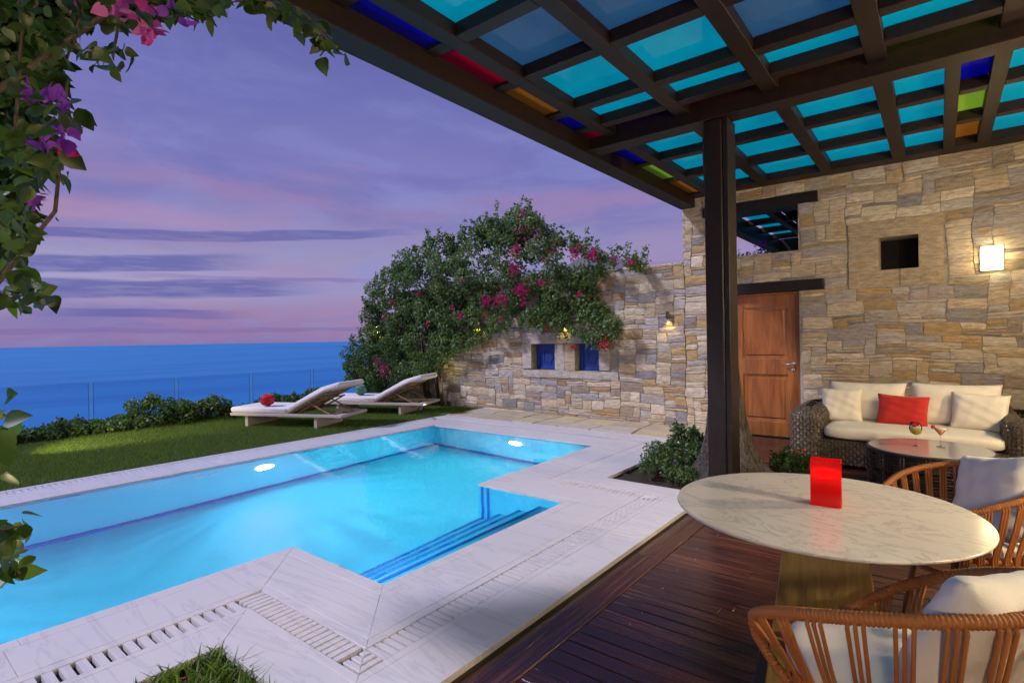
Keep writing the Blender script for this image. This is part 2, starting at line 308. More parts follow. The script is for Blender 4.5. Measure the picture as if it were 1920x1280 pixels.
# ------------------------------------------------------------------ mesh helpers
class MB:
    def __init__(s): s.v = []; s.f = []; s.t = []
    def add(s, vs_, fs, tint=None):
        b = len(s.v); s.v += [tuple(p) for p in vs_]; s.f += [tuple(i+b for i in q) for q in fs]
        s.t += [tint]*len(vs_); return s
    def box(s, x0, x1, y0, y1, z0, z1, M=None, tint=None):
        P = [Vector(p) for p in ((x0, y0, z0), (x1, y0, z0), (x1, y1, z0), (x0, y1, z0), (x0, y0, z1), (x1, y0, z1), (x1, y1, z1), (x0, y1, z1))]
        if M is not None: P = [M @ p for p in P]
        return s.add(P, [(0, 3, 2, 1), (4, 5, 6, 7), (0, 1, 5, 4), (1, 2, 6, 5), (2, 3, 7, 6), (3, 0, 4, 7)], tint)
    def frame(s, path, closed=False):
        n = len(path); out = []; nrm = None
        for i in range(n):
            a = path[(i-1) % n] if (closed or i > 0) else path[i]; b = path[(i+1) % n] if (closed or i < n-1) else path[i]
            t = (b-a).normalized()
            if nrm is None:
                h = Vector((0, 0, 1)) if abs(t.z) < .9 else Vector((1, 0, 0)); nrm = (h - t*h.dot(t)).normalized()
            else:
                nrm = nrm - t*nrm.dot(t)
                nrm = nrm.normalized() if nrm.length > 1e-6 else t.orthogonal().normalized()
            out.append((t, nrm, t.cross(nrm)))
        return out
    def tube(s, path, rad, sides=8, closed=False, cap=True):
        path = [Vector(p) for p in path]; fr_ = s.frame(path, closed); n = len(path); vs_ = []; fs = []
        for i, (p, (t, a, b)) in enumerate(zip(path, fr_)):
            r_ = rad[i] if hasattr(rad, '__len__') else rad
            for k in range(sides):
                q = 2*PI*k/sides; vs_.append(p + (a*math.cos(q)+b*math.sin(q))*r_)
        for i in range(n if closed else n-1):
            j = (i+1) % n
            for k in range(sides): fs.append((i*sides+k, i*sides+(k+1) % sides, j*sides+(k+1) % sides, j*sides+k))
        if cap and not closed: fs += [tuple(range(sides))[::-1], tuple((n-1)*sides+k for k in range(sides))]
        return s.add(vs_, fs)
    def lathe(s, prof, c=(0, 0, 0), n=24):
        vs_ = []; fs = []; m_ = len(prof)
        for k in range(n):
            q = 2*PI*k/n
            for (r_, z) in prof: vs_.append((c[0]+r_*math.cos(q), c[1]+r_*math.sin(q), c[2]+z))
        for k in range(n):
            for i in range(m_-1): fs.append((k*m_+i, ((k+1) % n)*m_+i, ((k+1) % n)*m_+i+1, k*m_+i+1))
        return s.add(vs_, fs)
    def prism(s, poly, z0, z1):
        n = len(poly); vs_ = [(x, y, z0) for x, y in poly]+[(x, y, z1) for x, y in poly]
        return s.add(vs_, [tuple(range(n))[::-1], tuple(range(n, 2*n))]+[(i, (i+1) % n, n+(i+1) % n, n+i) for i in range(n)])
    def mesh(s, name, smooth=False):
        me = bpy.data.meshes.new(name); me.from_pydata(s.v, [], s.f)
        if any(t is not None for t in s.t):
            ca = me.color_attributes.new('tint', 'FLOAT_COLOR', 'POINT')
            ca.data.foreach_set('color', np.array([(*(t or (.5, .5, .5)), 1) for t in s.t], dtype=np.float32).ravel())
        if smooth: me.shade_smooth()
        return me
    def build(s, name, mat, parent=None, smooth=False, bevel=0, kind=None, label=None, seg=2, raw=False):
        if parent is not None and not raw:
            L0 = Vector((0, 0, 0)); q = parent; loc = False
            while q is not None: L0 += q.location; loc = loc or bool(q.get('_local')); q = q.parent
            if not loc: s.v = [(x-L0.x, y-L0.y, z-L0.z) for x, y, z in s.v]
        me = s.mesh(name, smooth)
        return link(name, me, mat, parent, bevel, kind, label, seg)
def link(name, me, mat, parent=None, bevel=0, kind=None, label=None, seg=2):
    o = bpy.data.objects.new(name, me); C.objects.link(o)
    if mat and not me.materials: me.materials.append(MAT[mat])
    if parent is not None: o.parent = parent
    if bevel:
        b = o.modifiers.new('bevel', 'BEVEL'); b.width = bevel; b.segments = seg; b.limit_method = 'ANGLE'; b.angle_limit = R(35)
    if kind: o['kind'] = kind
    if label: o['label'] = label
    return o
def thing(name, label, cat, loc=(0, 0, 0), rz=0, group=None, local=False):
    o = bpy.data.objects.new(name, None); C.objects.link(o); o.location = loc; o.rotation_euler = (0, 0, rz); o.empty_display_size = .1
    o['label'] = label; o['category'] = cat
    if group: o['group'] = group
    if local: o['_local'] = 1
    return o
def tag(o, label, cat, group=None):
    o['label'] = label; o['category'] = cat
    if group: o['group'] = group
    return o
def npmesh(name, V, Fq, tint=None, smooth=False):
    me = bpy.data.meshes.new(name); V = np.asarray(V, np.float32); Fq = np.asarray(Fq, np.int32); nf, k = Fq.shape
    me.vertices.add(len(V)); me.vertices.foreach_set('co', V.ravel()); me.loops.add(nf*k); me.loops.foreach_set('vertex_index', Fq.ravel())
    me.polygons.add(nf); me.polygons.foreach_set('loop_start', np.arange(0, nf*k, k, dtype=np.int32)); me.polygons.foreach_set('loop_total', np.full(nf, k, np.int32))
    me.update(calc_edges=True)
    if tint is not None:
        ca = me.color_attributes.new('tint', 'FLOAT_COLOR', 'POINT'); t = np.ones((len(V), 4), np.float32); t[:, :3] = np.asarray(tint, np.float32).reshape(-1, 1)
        ca.data.foreach_set('color', t.ravel())
    return me
def leaves_mesh(name, P, size, up_bias=.3, droop=0., normal=None, nb=.8, fine=False):
    """P: n x 3 leaf positions. Each leaf: a folded rhomb of 6 points, 4 triangles, random orientation."""
    n = len(P); d = rng.normal(size=(n, 3)); d[:, 2] -= droop; d /= np.linalg.norm(d, axis=1)[:, None]
    nm = rng.normal(size=(n, 3)); nm[:, 2] += up_bias
    if normal is not None: nm += normal*nb
    nm -= d*(nm*d).sum(1)[:, None]; nm /= np.linalg.norm(nm, axis=1)[:, None]
    s_ = np.cross(d, nm); ln = (size*(.6+.8*rng.random(n)))[:, None]; w = ln*.36
    A = P; B = P+d*ln*.38+s_*w+nm*ln*.10; C_ = P+d*ln; D = P+d*ln*.38-s_*w+nm*ln*.10; E_ = P+d*ln*.55
    if fine:
        r_ = []
        for (t_, w_) in ((0, 0), (.14, .72), (.34, 1.), (.58, .84), (.80, .42), (1, 0)):
            m_ = P+d*ln*t_-nm*ln*.18*t_*t_; r_ += [m_+s_*w*w_+nm*ln*.1*w_, m_, m_-s_*w*w_+nm*ln*.1*w_]
        V = np.stack(r_, 1).reshape(-1, 3); i = np.arange(n)*18; Q = []
        for k in range(5):
            for j in (0, 1): Q.append(np.stack([i+3*k+j, i+3*k+3+j, i+3*k+4+j, i+3*k+1+j], 1))
        return npmesh(name, V, np.concatenate(Q), np.repeat(rng.random(n), 18))
    V = np.stack([A, B, C_, D], 1).reshape(-1, 3); i = np.arange(n)*4
    Fq = np.stack([np.stack([i, i+1, i+2], 1), np.stack([i, i+2, i+3], 1)], 1).reshape(-1, 3)
    return npmesh(name, V, Fq, np.repeat(rng.random(n), 4))

#SECTIONS
# ================================================================== SETTING
# ---- sea, hillside, lawn soil
b = MB(); b.add([(-50000, -50000, -25), (50000, -50000, -25), (50000, 50000, -25), (-50000, 50000, -25)], [(0, 1, 2, 3)]); b.build('sea', 'sea', kind='structure')
b = MB(); pr = [(-12.25, -.02), (-13.4, -1.2), (-20, -6), (-40, -17), (-75, -26)]
for i in range(len(pr)-1):
    (xa, za), (xb, zb) = pr[i], pr[i+1]; b.add([(xa, -30, za), (xa, 40, za), (xb, 60, zb), (xb, -50, zb)], [(0, 3, 2, 1)])
b.add([(-12.25, 8.9, -.06), (30, 8.9, -.06), (30, 40, -.06), (-12.25, 40, -.06)], [(0, 1, 2, 3)])
b.build('hillside', 'hill', kind='structure')
b = MB(); b.add([(-12.25, -6, 0), (-7.8, -6, 0), (-7.8, 8.9, 0), (-12.25, 8.9, 0)], [(0, 1, 2, 3)])
lawn = b.build('lawn', 'lawn_soil', kind='structure')

# ---- marble surround: bands of slabs that follow the pool's outline, mitred at its corners
PO = [(-3.79, -2.5), (-3.79, 2.12), (-2.74, 2.12), (-2.74, 4.2), (-3.82, 4.2), (-3.82, 6.65), (-7.06, 6.65), (-7.06, -2.5)]
OUT = [.94, .93, .99, .98, .99, 1.05, .74]
seg_n = []
for i in range(7):
    a, c = Vector(PO[i]), Vector(PO[i+1]); d = (c-a).normalized(); seg_n.append(Vector((d.y, -d.x)))
def offp(i, d, dn=None):
    """outline corner i pushed outward by d (d per segment if dn)"""
    p = Vector(PO[i]).copy()
    if i > 0: p += seg_n[i-1]*d
    if i < 7: p += seg_n[i]*(d if dn is None else dn)
    return p
b = MB()
ring_out = [offp(i, OUT[max(0, i-1)], OUT[min(6, i)]) for i in range(8)]
ring_in = [Vector(p) for p in PO]
for i in range(7):
    q = [offp(i, .012), offp(i+1, .012), ring_out[i+1], ring_out[i]]
    b.add([(p.x, p.y, z) for z in (-.32, -.034) for p in q], [(0, 1, 2, 3), (4, 7, 6, 5)] + [(k, (k+1) % 4, 4+(k+1) % 4, 4+k) for k in range(4)])
terrace = b.build('marble_terrace', 'slot_dark', kind='structure')
def slab(poly, z1=0., name='paving_slab', mat='marble_paving', parent=None, th=.033, bev=.0014):
    c = sum((Vector(p) for p in poly), Vector((0, 0)))/len(poly)
    q = []
    for p in poly:                                            # a hair of joint all round
        p = Vector(p); d = c-p; q.append((p.x+math.copysign(min(.0009, abs(d.x)), d.x), p.y+math.copysign(min(.0009, abs(d.y)), d.y)))
    b = MB(); ar = sum(q[i][0]*q[(i+1) % len(q)][1]-q[(i+1) % len(q)][0]*q[i][1] for i in range(len(q)))
    if ar < 0: q = q[::-1]
    b.prism(q, z1-th, z1); return b.build(name, mat, parent or terrace, bevel=bev, seg=1)
def band(d0, d1, piece=1.25, z=0., segs=range(7), d1s=None, ph=0.):
    for i in segs:
        o1a, o1b = (d1, d1) if d1s is None else (d1s[i], d1s[i])
        A0, B0 = offp(i, d0), offp(i+1, d0)
        if d1s is None: A1, B1 = offp(i, d1), offp(i+1, d1)
        else: A1, B1 = ring_out[i], ring_out[i+1]
        Ln = (B0-A0).length; n = max(1, round(Ln/piece)); u = (B0-A0).normalized()
        cuts = [0]+[min(.97, max(.03, (k+ph*(k % 2))/n)) for k in range(1, n)]+[1]
        for k in range(n):
            pa0 = A0.lerp(B0, cuts[k]); pb0 = A0.lerp(B0, cuts[k+1])
            pa1 = A1 if k == 0 else pa0 + seg_n[i]*((A1-A0).dot(seg_n[i])); pb1 = B1 if k == n-1 else pb0 + seg_n[i]*((A1-A0).dot(seg_n[i]))
            slab([pa0, pb0, pb1, pa1], z+random.uniform(-.0006, .0006))
band(0, .10, 1.6); band(.10, .44, 1.4, ph=.3); band(.44, .50, 2.2); band(.65, .70, 2.0); band(.70, 0, 1.35, d1s=OUT, ph=-.25)
slab([(-2.0, -3), (-1.75, -3), (-1.75, 1.17), (-2.0, 1.17)]); slab([(-3.0, -3), (-2.0, -3), (-2.0, -2.4), (-3., -2.4)])
slab([(-2.83, 6.95), (-2.3, 6.95), (-2.3, 7.7), (-2.83, 7.7)])
# slotted drain gratings: every marble bar its own piece
PIT = {0: (.064, .040), 1: (.048, .034), 2: (.048, .034), 3: (.048, .035), 4: (.05, .042), 5: (.05, .042), 6: (.058, .045)}
far = MB(); near_n = 0
for i in range(7):
    pit, bw = PIT[i]; A0, B0 = offp(i, .505), offp(i+1, .505); A1 = A0 + seg_n[i]*.14; Ln = (B0-A0).length; u = (B0-A0).normalized(); nb_ = int(Ln/pit)
    me = None
    for k in range(nb_):
        s0 = (Ln-nb_*pit)/2 + k*pit; p = A0 + u*s0
        if p.y < -.3: continue
        if i in (0, 3) and s0 > Ln-.14: continue          # the inner corners belong to the next run
        q = [p, p+u*bw, p+u*bw+seg_n[i]*.14, p+seg_n[i]*.14]; zt = random.uniform(-.0035, -.0005)
        if i in (5, 6):
            ar = sum(q[j].x*q[(j+1) % 4].y-q[(j+1) % 4].x*q[j].y for j in range(4))
            if ar < 0: q = q[::-1]
            far.prism([(w.x, w.y) for w in q], -.03, zt)
            continue
        if me is None:
            bb = MB(); c0 = (q[0]+q[2])/2; ql = [w-c0 for w in q]
            ar = sum(ql[j].x*ql[(j+1) % 4].y-ql[(j+1) % 4].x*ql[j].y for j in range(4))
            if ar < 0: ql = ql[::-1]
            bb.prism([(w.x, w.y) for w in ql], -.03, 0); me = bb.mesh('grating_bar')
        o = link('grating_bar', me, 'marble_paving', terrace); c0 = (q[0]+q[2])/2; o.location = (c0.x, c0.y, zt); near_n += 1
for ci in (2, 3):                                             # nested corner pieces on the outer corners
    for j, dd in enumerate((.51, .556, .602)):
        a_ = offp(ci, dd); n0, n1_ = seg_n[ci-1], seg_n[ci]; w_ = .034; e0 = offp(ci, .505); 
        L_end = .645
        o_ = offp(ci, dd+w_)
        # two arms meeting in a mitre, each reaching back to the run it continues
        pA = offp(ci, dd) - (n1_*(dd-.505)); pB = offp(ci, dd+w_) - (n1_*(dd+w_-.505))
        slab([pA, a_, o_, pB], -.001, 'corner_bar', bev=.002)
        pA = offp(ci, dd) - (n0*(dd-.505)); pB = offp(ci, dd+w_) - (n0*(dd+w_-.505))
        slab([pA, a_, o_, pB], -.001, 'corner_bar', bev=.002)
far.build('far_grating_bars', 'marble_paving', terrace, kind='stuff')
# skimmer lid on the far coping
b = MB(); b.lathe([(0, .006), (.075, .006), (.085, .0)], (-7.28, 3.15, 0), 24); b.build('skimmer_lid', 'marble_paving', terrace, smooth=True)

# ---- pool
DP = -1.55
b = MB(); q = [(p[0], p[1]) for p in PO]; n = len(q)
b.add([(x, y, -.034) for x, y in q]+[(x, y, DP) for x, y in q], [(i, n+i, n+(i+1) % n, (i+1) % n) for i in range(n)] + [tuple(range(n, 2*n))])
pool = b.build('pool_basin', 'pool_tile', kind='structure')
TR = [(-3.03, -.27), (-3.28, -.51), (-3.53, -.75), (-3.77, -.98)]      # steps down from the deck side
for i, (x, z) in enumerate(TR):
    bb = MB(); x1 = -2.742 if i == 0 else TR[i-1][0]+.001; bb.box(x, x1 , 2.123, 4.197, DP+.002, z); bb.build('pool_step', 'pool_tile', pool)
    for dx in (.006, .028):
        bb = MB(); bb.box(x+dx, x+dx+.011, 2.125, 4.195, z-.003, z+.0035); bb.build('navy_tile_line', 'navy_tile', pool)
    for yy in (2.5, 3.15, 3.8):
        bb = MB(); bb.box(x+.006, x+.039, yy-.05, yy+.05, z-.003, z+.0042); bb.build('navy_tile_motif', 'navy_tile', pool)
for yy in (0, 1):
    for dx in (0, .08):
        bb = MB(); bb.box(-3.80+dx+.03, -3.80+dx+.06, 4.190, 4.1965, -.97, -.05); bb.build('navy_tile_line', 'navy_tile', pool) if yy == 0 else None
        bb = MB(); bb.box(-3.80+dx+.03, -3.80+dx+.06, 2.1235, 2.13, -.97, -.05); bb.build('navy_tile_line', 'navy_tile', pool) if yy == 1 else None
for (x0, x1, y0, y1) in ((-7.057, -7.02, -2.5, 6.64), (-7.05, -3.83, 6.61, 6.647), (-3.86, -3.822, 4.22, 6.61), (-3.83, -3.792, -2.5, 2.12)):
    bb = MB(); bb.box(x0, x1, y0, y1, DP-.01, DP+.07); bb.build('navy_tile_line', 'navy_tile', pool)
for zz in (-.060, -.105):
    for (x0, x1, y0, y1) in ((-7.0585, -7.055, -2.5, 6.64), (-7.05, -3.83, 6.645, 6.648)):
        bb = MB(); bb.box(x0, x1, y0, y1, zz-.007, zz+.007); bb.build('navy_tile_line', 'navy_tile', pool)
k = 0
for t in np.arange(-.5, 6.6, .92):
    bb = MB(); bb.box(-7.0588, -7.0545, t, t+.26, -.112, -.053); bb.build('navy_tile_motif', 'navy_tile', pool)
for t in np.arange(-6.8, -4.0, .92):
    bb = MB(); bb.box(t, t+.26, 6.6445, 6.6483, -.112, -.053); bb.build('navy_tile_motif', 'navy_tile', pool)
for (x, y) in ((-7.055, 2.55), (-7.055, 2.72)):
    bb = MB(); bb.lathe([(.03, 0), (.05, .004), (.055, 0)], n=16); o = bb.build('return_jet', 'marble_paving', pool, smooth=True); o.location = (x, y+.2, -.35); o.rotation_euler = (0, PI/2, 0)
b = MB(); b.add([(x, y, -.014) for x, y in q], [tuple(range(n))[::-1]])
water = b.build('pool_water', 'water', kind='structure')
if water.data.polygons[0].normal.z < 0: water.data.flip_normals()
if pool.data.polygons[-1].normal.z < 0: pool.data.flip_normals()
def pool_light(x, y, ang, e, lbl, colr=(.50, .84, 1), z=-.52):
    t = thing('pool_light', lbl, 'pool light', (x, y, z), ang, 'round underwater lights in the pool walls', local=True)
    b = MB(); b.lathe([(.13, 0), (.13, .018), (.15, .018), (.15, 0)], n=28); o = b.build('rim', 'steel', t, smooth=False); o.rotation_euler = (0, PI/2, 0)
    b = MB(); b.lathe([(0, .03), (.07, .026), (.128, .010)], n=28); o = b.build('lens', 'lamp_pool', t, smooth=True); o.rotation_euler = (0, PI/2, 0)
    la = bpy.data.lights.new('pool_lamp', 'AREA'); la.shape = 'DISK'; la.size = .16; la.energy = e; la.color = colr; la.spread = R(170)
    la.use_nodes = True; ln = la.node_tree; em = next(q for q in ln.nodes if q.type == 'EMISSION')   # angular noise in the lamp strength imitates caustic streaks from the ripples
    ge = ln.nodes.new('ShaderNodeNewGeometry'); sp_ = ln.nodes.new('ShaderNodeSeparateXYZ'); ln.links.new(ge.outputs['Incoming'], sp_.inputs[0])
    a2 = ln.nodes.new('ShaderNodeMath'); a2.operation = 'ARCTAN2'; ln.links.new(sp_.outputs[0], a2.inputs[0]); ln.links.new(sp_.outputs[1], a2.inputs[1])
    nz_ = ln.nodes.new('ShaderNodeTexNoise'); nz_.noise_dimensions = '1D'; nz_.inputs['Scale'].default_value = 9; nz_.inputs['Detail'].default_value = 4; nz_.inputs['Roughness'].default_value = .7; ln.links.new(a2.outputs[0], nz_.inputs['W'])
    mr_ = ln.nodes.new('ShaderNodeMapRange'); mr_.inputs[1].default_value = .3; mr_.inputs[2].default_value = .7; mr_.inputs[3].default_value = .55; mr_.inputs[4].default_value = 1.6; ln.links.new(nz_.outputs[0], mr_.inputs[0]); ln.links.new(mr_.outputs[0], em.inputs['Strength'])
    lo = bpy.data.objects.new('pool_lamp', la); C.objects.link(lo); lo.parent = t; lo.location = (.04, 0, 0); lo.rotation_euler = (0, -PI/2, 0)
pool_light(-7.05, 3.55, 0, 54, 'round underwater light glowing in the long pool wall below the red ball lounger')
pool_light(-5.22, 6.64, -PI/2, 40, 'round underwater light glowing in the far end wall of the pool', (.62, 1, .92))
pool_light(-7.05, -.6, 0, 58, 'added underwater light in the long pool wall, unseen behind the vine')  # added lamp out of view, evens out the pool's brightness
pool_light(-3.80, .5, PI, 54, 'added unseen underwater light in the near pool wall under the coping')  # unseen lamp added to fill the near half of the pool
pool_light(-3.83, 5.6, PI, 28, 'added unseen underwater light in the pool wall behind the planter corner', (.62, 1, .92))  # unseen lamp added to fill the far half of the pool
pool_light(-3.25, 2.135, PI/2, 46, 'added unseen underwater light beside the pool steps, under the near coping', (.5, .84, 1), -.175)  # added lamp hidden by the coping, brightens the step treads

# ---- wooden deck, one step below the marble
b = MB(); b.box(-1.748, 2.3, -2.5, 5.18, -.30, -.076); b.box(-1.15, 2.3, 5.18, 6.95, -.12, -.075); b.box(-2.3, 2.3, 6.95, 8.8, -.12, -.075)
deck = b.build('deck', 'slot_dark', kind='structure')
for (x0, x1) in ((-1.742, -1.652), (-1.648, -1.535)):
    for (y0, y1) in ((-2.5, 1.2), (1.204, 3.6), (3.604, 5.17)):
        b = MB(); b.box(x0, x1, y0, y1, -.075, -.046 if x0 < -1.7 else -.043); b.build('plank', 'deck_edge_wood', deck, bevel=.004, seg=1)
y = -1.45; row = 0
while y < 8.7:
    x0 = -1.531 if y < 5.13 else (-1.12 if y < 6.95 else -2.28)
    js = sorted([random.uniform(x0+.6, 1.2)]) if row % 3 else [random.uniform(x0+.5, .2), random.uniform(.7, 1.5)]
    xs = [x0]+js+[2.25]
    for a, c in zip(xs, xs[1:]):
        b = MB(); zt = -.045+random.uniform(-.0012, .0012); b.box(a+.0012, c-.0012, y+.0018, y+.0982, -.073, zt); b.build('plank', 'deck_wood', deck, bevel=.0035, seg=1)
    y += .1; row += 1
# screw heads along the deck joists
b = MB()
for yy in np.arange(-1.4, 8.6, .1):
    for xx in np.arange(-1.35, 2., .9):
        for dy in ((-.02,) if random.random() < .5 else (.025,)) if random.random() < .45 else (): b.lathe([(0, .0008), (.0035, .0006), (.004, -.001)], (xx+random.uniform(-.06, .06), yy+dy, -.0438), 6)
b.build('screw_heads', 'steel', deck, kind='stuff')

# ---- planter bed and grass patch soil
def bumpy(name, x0, x1, y0, y1, z, amp, mat, n=30):
    xs = np.linspace(x0, x1, n); ys = np.linspace(y0, y1, n); V = []; 
    for yy in ys:
        for xx in xs: V.append((xx, yy, z+amp*(rng.random()-.5)))
    Fq = [(j*n+i, j*n+i+1, (j+1)*n+i+1, (j+1)*n+i) for j in range(n-1) for i in range(n-1)]
    me = npmesh(name, V, Fq, smooth=True); o = link(name, me, mat); o['kind'] = 'structure'; return o
b = MB(); b.box(-2.835, -1.14, 5.17, 6.96, -.42, -.09); b.box(-2.86, -1.99, -2.41, 1.2, -.42, -.10); b.build('planter_subsoil', 'soil', kind='structure')
bumpy('planter_soil', -2.83, -1.15, 5.18, 6.95, -.045, .05, 'soil'); bumpy('patch_soil', -2.85, -2.0, -2.4, 1.19, -.06, .04, 'soil')

# ---- stone walls
def fill(x0, x1, z0, z1, holes, cw=.064, ch=.043):
    nx = int(round((x1-x0)/cw)); nz = int(round((z1-z0)/ch)); cw = (x1-x0)/nx; ch = (z1-z0)/nz
    occ = np.zeros((nz, nx), bool)
    for (a, b_, c, d) in holes:
        for j in range(nz):
            for i in range(nx):
                xc = x0+(i+.5)*cw; zc = z0+(j+.5)*ch
                if a < xc < b_ and c < zc < d: occ[j, i] = True
    out = []
    for j in range(nz):
        i = 0
        while i < nx:
            if occ[j, i]: i += 1; continue
            run = 0
            while i+run < nx and not occ[j, i+run]: run += 1
            h = random.choices([1, 2, 3, 4], [.46, .20, .20, .14])[0]
            w = random.randint(3, 9) if h < 3 else random.randint(3, 7)
            if random.random() < .08: w = random.randint(2, 3); h = 4
            w = min(w, run)
            if run-w < 3: w = run if run <= 10 else w-2
            h = min(h, nz-j)
            while h > 1 and occ[j:j+h, i:i+w].any(): h -= 1
            occ[j:j+h, i:i+w] = True
            out.append((x0+i*cw, x0+(i+w)*cw, z0+j*ch, z0+(j+h)*ch)); i += w
    return out
TONES = [(.38, .36, .38), (.46, .44, .44), (.27, .27, .30), (.54, .48, .39), (.62, .56, .46), (.55, .46, .33), (.42, .30, .16), (.62, .56, .48), (.36, .30, .24), (.47, .34, .17)]
TW = [3, 3, 1.8, 4, 4, 3, 1.8, 3, 2.4, 1.3]
def stone_geo(mb, x0, x1, z0, z1, Y0, prot, tint, j=.006, g=.004):
    cx, cz = (x0+x1)/2, (z0+z1)/2; w, h = (x1-x0)/2-g, (z1-z0)/2-g*.9
    nx_ = 4 if w > .12 else 3; nz_ = 3 if h > .045 else 2
    cor = [[random.uniform(-j, j), random.uniform(-j, j)] for _ in range(4)]
    V = []; fr_ = []
    for b_ in range(nz_+1):
        for a in range(nx_+1):
            u, v = a/nx_*2-1, b_/nz_*2-1
            edge = (a in (0, nx_)) or (b_ in (0, nz_)); corner = (a in (0, nx_)) and (b_ in (0, nz_))
            xx = cx+u*w+random.uniform(-1, 1)*j*.7; zz = cz+v*h+random.uniform(-1, 1)*j*.7
            if corner: xx -= u*random.uniform(.0, .008); zz -= v*random.uniform(.0, .005)
            yy = Y0-prot+(random.uniform(.003, .008) if edge else random.uniform(-.004, .003)) + (.002 if corner else 0)
            V.append((xx, yy, zz))
    n1 = nx_+1
    for b_ in range(nz_):
        for a in range(nx_): fr_.append((b_*n1+a, b_*n1+a+1, (b_+1)*n1+a+1, (b_+1)*n1+a))
    rim = [a for a in range(n1)]+[b_*n1+nx_ for b_ in range(1, nz_+1)]+[nz_*n1+a for a in range(nx_-1, -1, -1)]+[b_*n1 for b_ in range(nz_-1, 0, -1)]
    base = len(V)
    for r_ in rim: x, y_, z = V[r_]; V.append((x, Y0+.03, z))
    m_ = len(rim)
    for a in range(m_): fr_.append((rim[a], base+a, base+(a+1) % m_, rim[(a+1) % m_]))
    mb.add(V, fr_, tint)
def warp(mb, a0):
    for i in range(a0, len(mb.v)):
        x, y, z = mb.v[i]; e = min(1, max(0, z-.05)/.3)*min(1, max(0, 2.66-z)/.25 if z < 2.72 else 1)
        mb.v[i] = (x+.014*math.sin(z*6.1+x*1.7)+.006*math.sin(z*17+x*5), y, z+e*(.016*math.sin(x*2.9+z*1.3+1)+.008*math.sin(x*7.3+z*4)))
def tone():
    t = random.choices(TONES, TW)[0]; k = random.uniform(.82, 1.12); return tuple(min(.7, x*k+random.uniform(-.01, .01)) for x in t)
def build_stones(root, rects, Y0, hidden=lambda x, z: 1., cap=296, nm='stone', off=(0, 0, 0)):
    rects = sorted(rects, key=lambda r_: -(r_[1]-r_[0])*(r_[3]-r_[2])*hidden((r_[0]+r_[1])/2, (r_[2]+r_[3])/2))
    rest = MB()
    for k, (x0, x1, z0, z1) in enumerate(rects):
        pr_ = random.uniform(.002, .018)
        if k < cap:
            b = MB(); stone_geo(b, x0, x1, z0, z1, Y0, pr_, tone()); warp(b, 0); b.build(nm, 'stone', root, smooth=False)
        else: a0 = len(rest.v); stone_geo(rest, x0, x1, z0, z1, Y0, pr_, tone()); warp(rest, a0)
    if rest.v: rest.build('small_stones', 'stone', root, kind='stuff')
def wall_body(x0, x1, z0, z1, ya, yb, holes):
    b = MB(); xs = sorted({x0, x1, *[h for q in holes for h in q[:2] if x0 < h < x1]}); zs = sorted({z0, z1, *[h for q in holes for h in q[2:] if z0 < h < z1]})
    for i in range(len(xs)-1):
        for j in range(len(zs)-1):
            xc, zc = (xs[i]+xs[i+1])/2, (zs[j]+zs[j+1])/2
            if any(a < xc < c and d < zc < e for a, c, d, e in holes): continue
            b.box(xs[i], xs[i+1], ya, yb, zs[j], zs[j+1])
    return b
YW = 8.8
# low garden wall
GW = thing('garden_wall', 'low wall of mixed grey and ochre rubble stone with two small blue windows, bougainvillea over it', 'stone wall', (-7.8, YW+.2, 0))
FRM = (-6.69, -4.53, .73, 1.63); W1 = (-6.46, -5.90, .88, 1.40); W2 = (-5.44, -4.92, .88, 1.40)
b = wall_body(-11.78, -3.32, -.1, 2.69, YW+.010, YW+.42, [W1, W2, (-11.8, -10.7, 2.1, 2.8)]); b.build('wall_core', 'mortar', GW)
build_stones(GW, fill(-11.8, -3.30, 0, 2.72, [FRM, (-11.9, -10.7, 2.1, 2.9)]), YW, lambda x, z: .25 if (x < -8.3 or (z > 1.75 and x < -5)) else 1.)
# rough cap stones
x = -10.7
while x < -3.4:
    w = random.uniform(.3, .6); b = MB(); w2 = min(w, -3.32-x)
    h = random.uniform(.035, .06); b.box(x+.004, x+w2-.004, YW-.02, YW+.44, 2.692, 2.69+h, tint=tone()); b.build('cap_stone', 'stone', GW, bevel=.012, seg=1); x += w
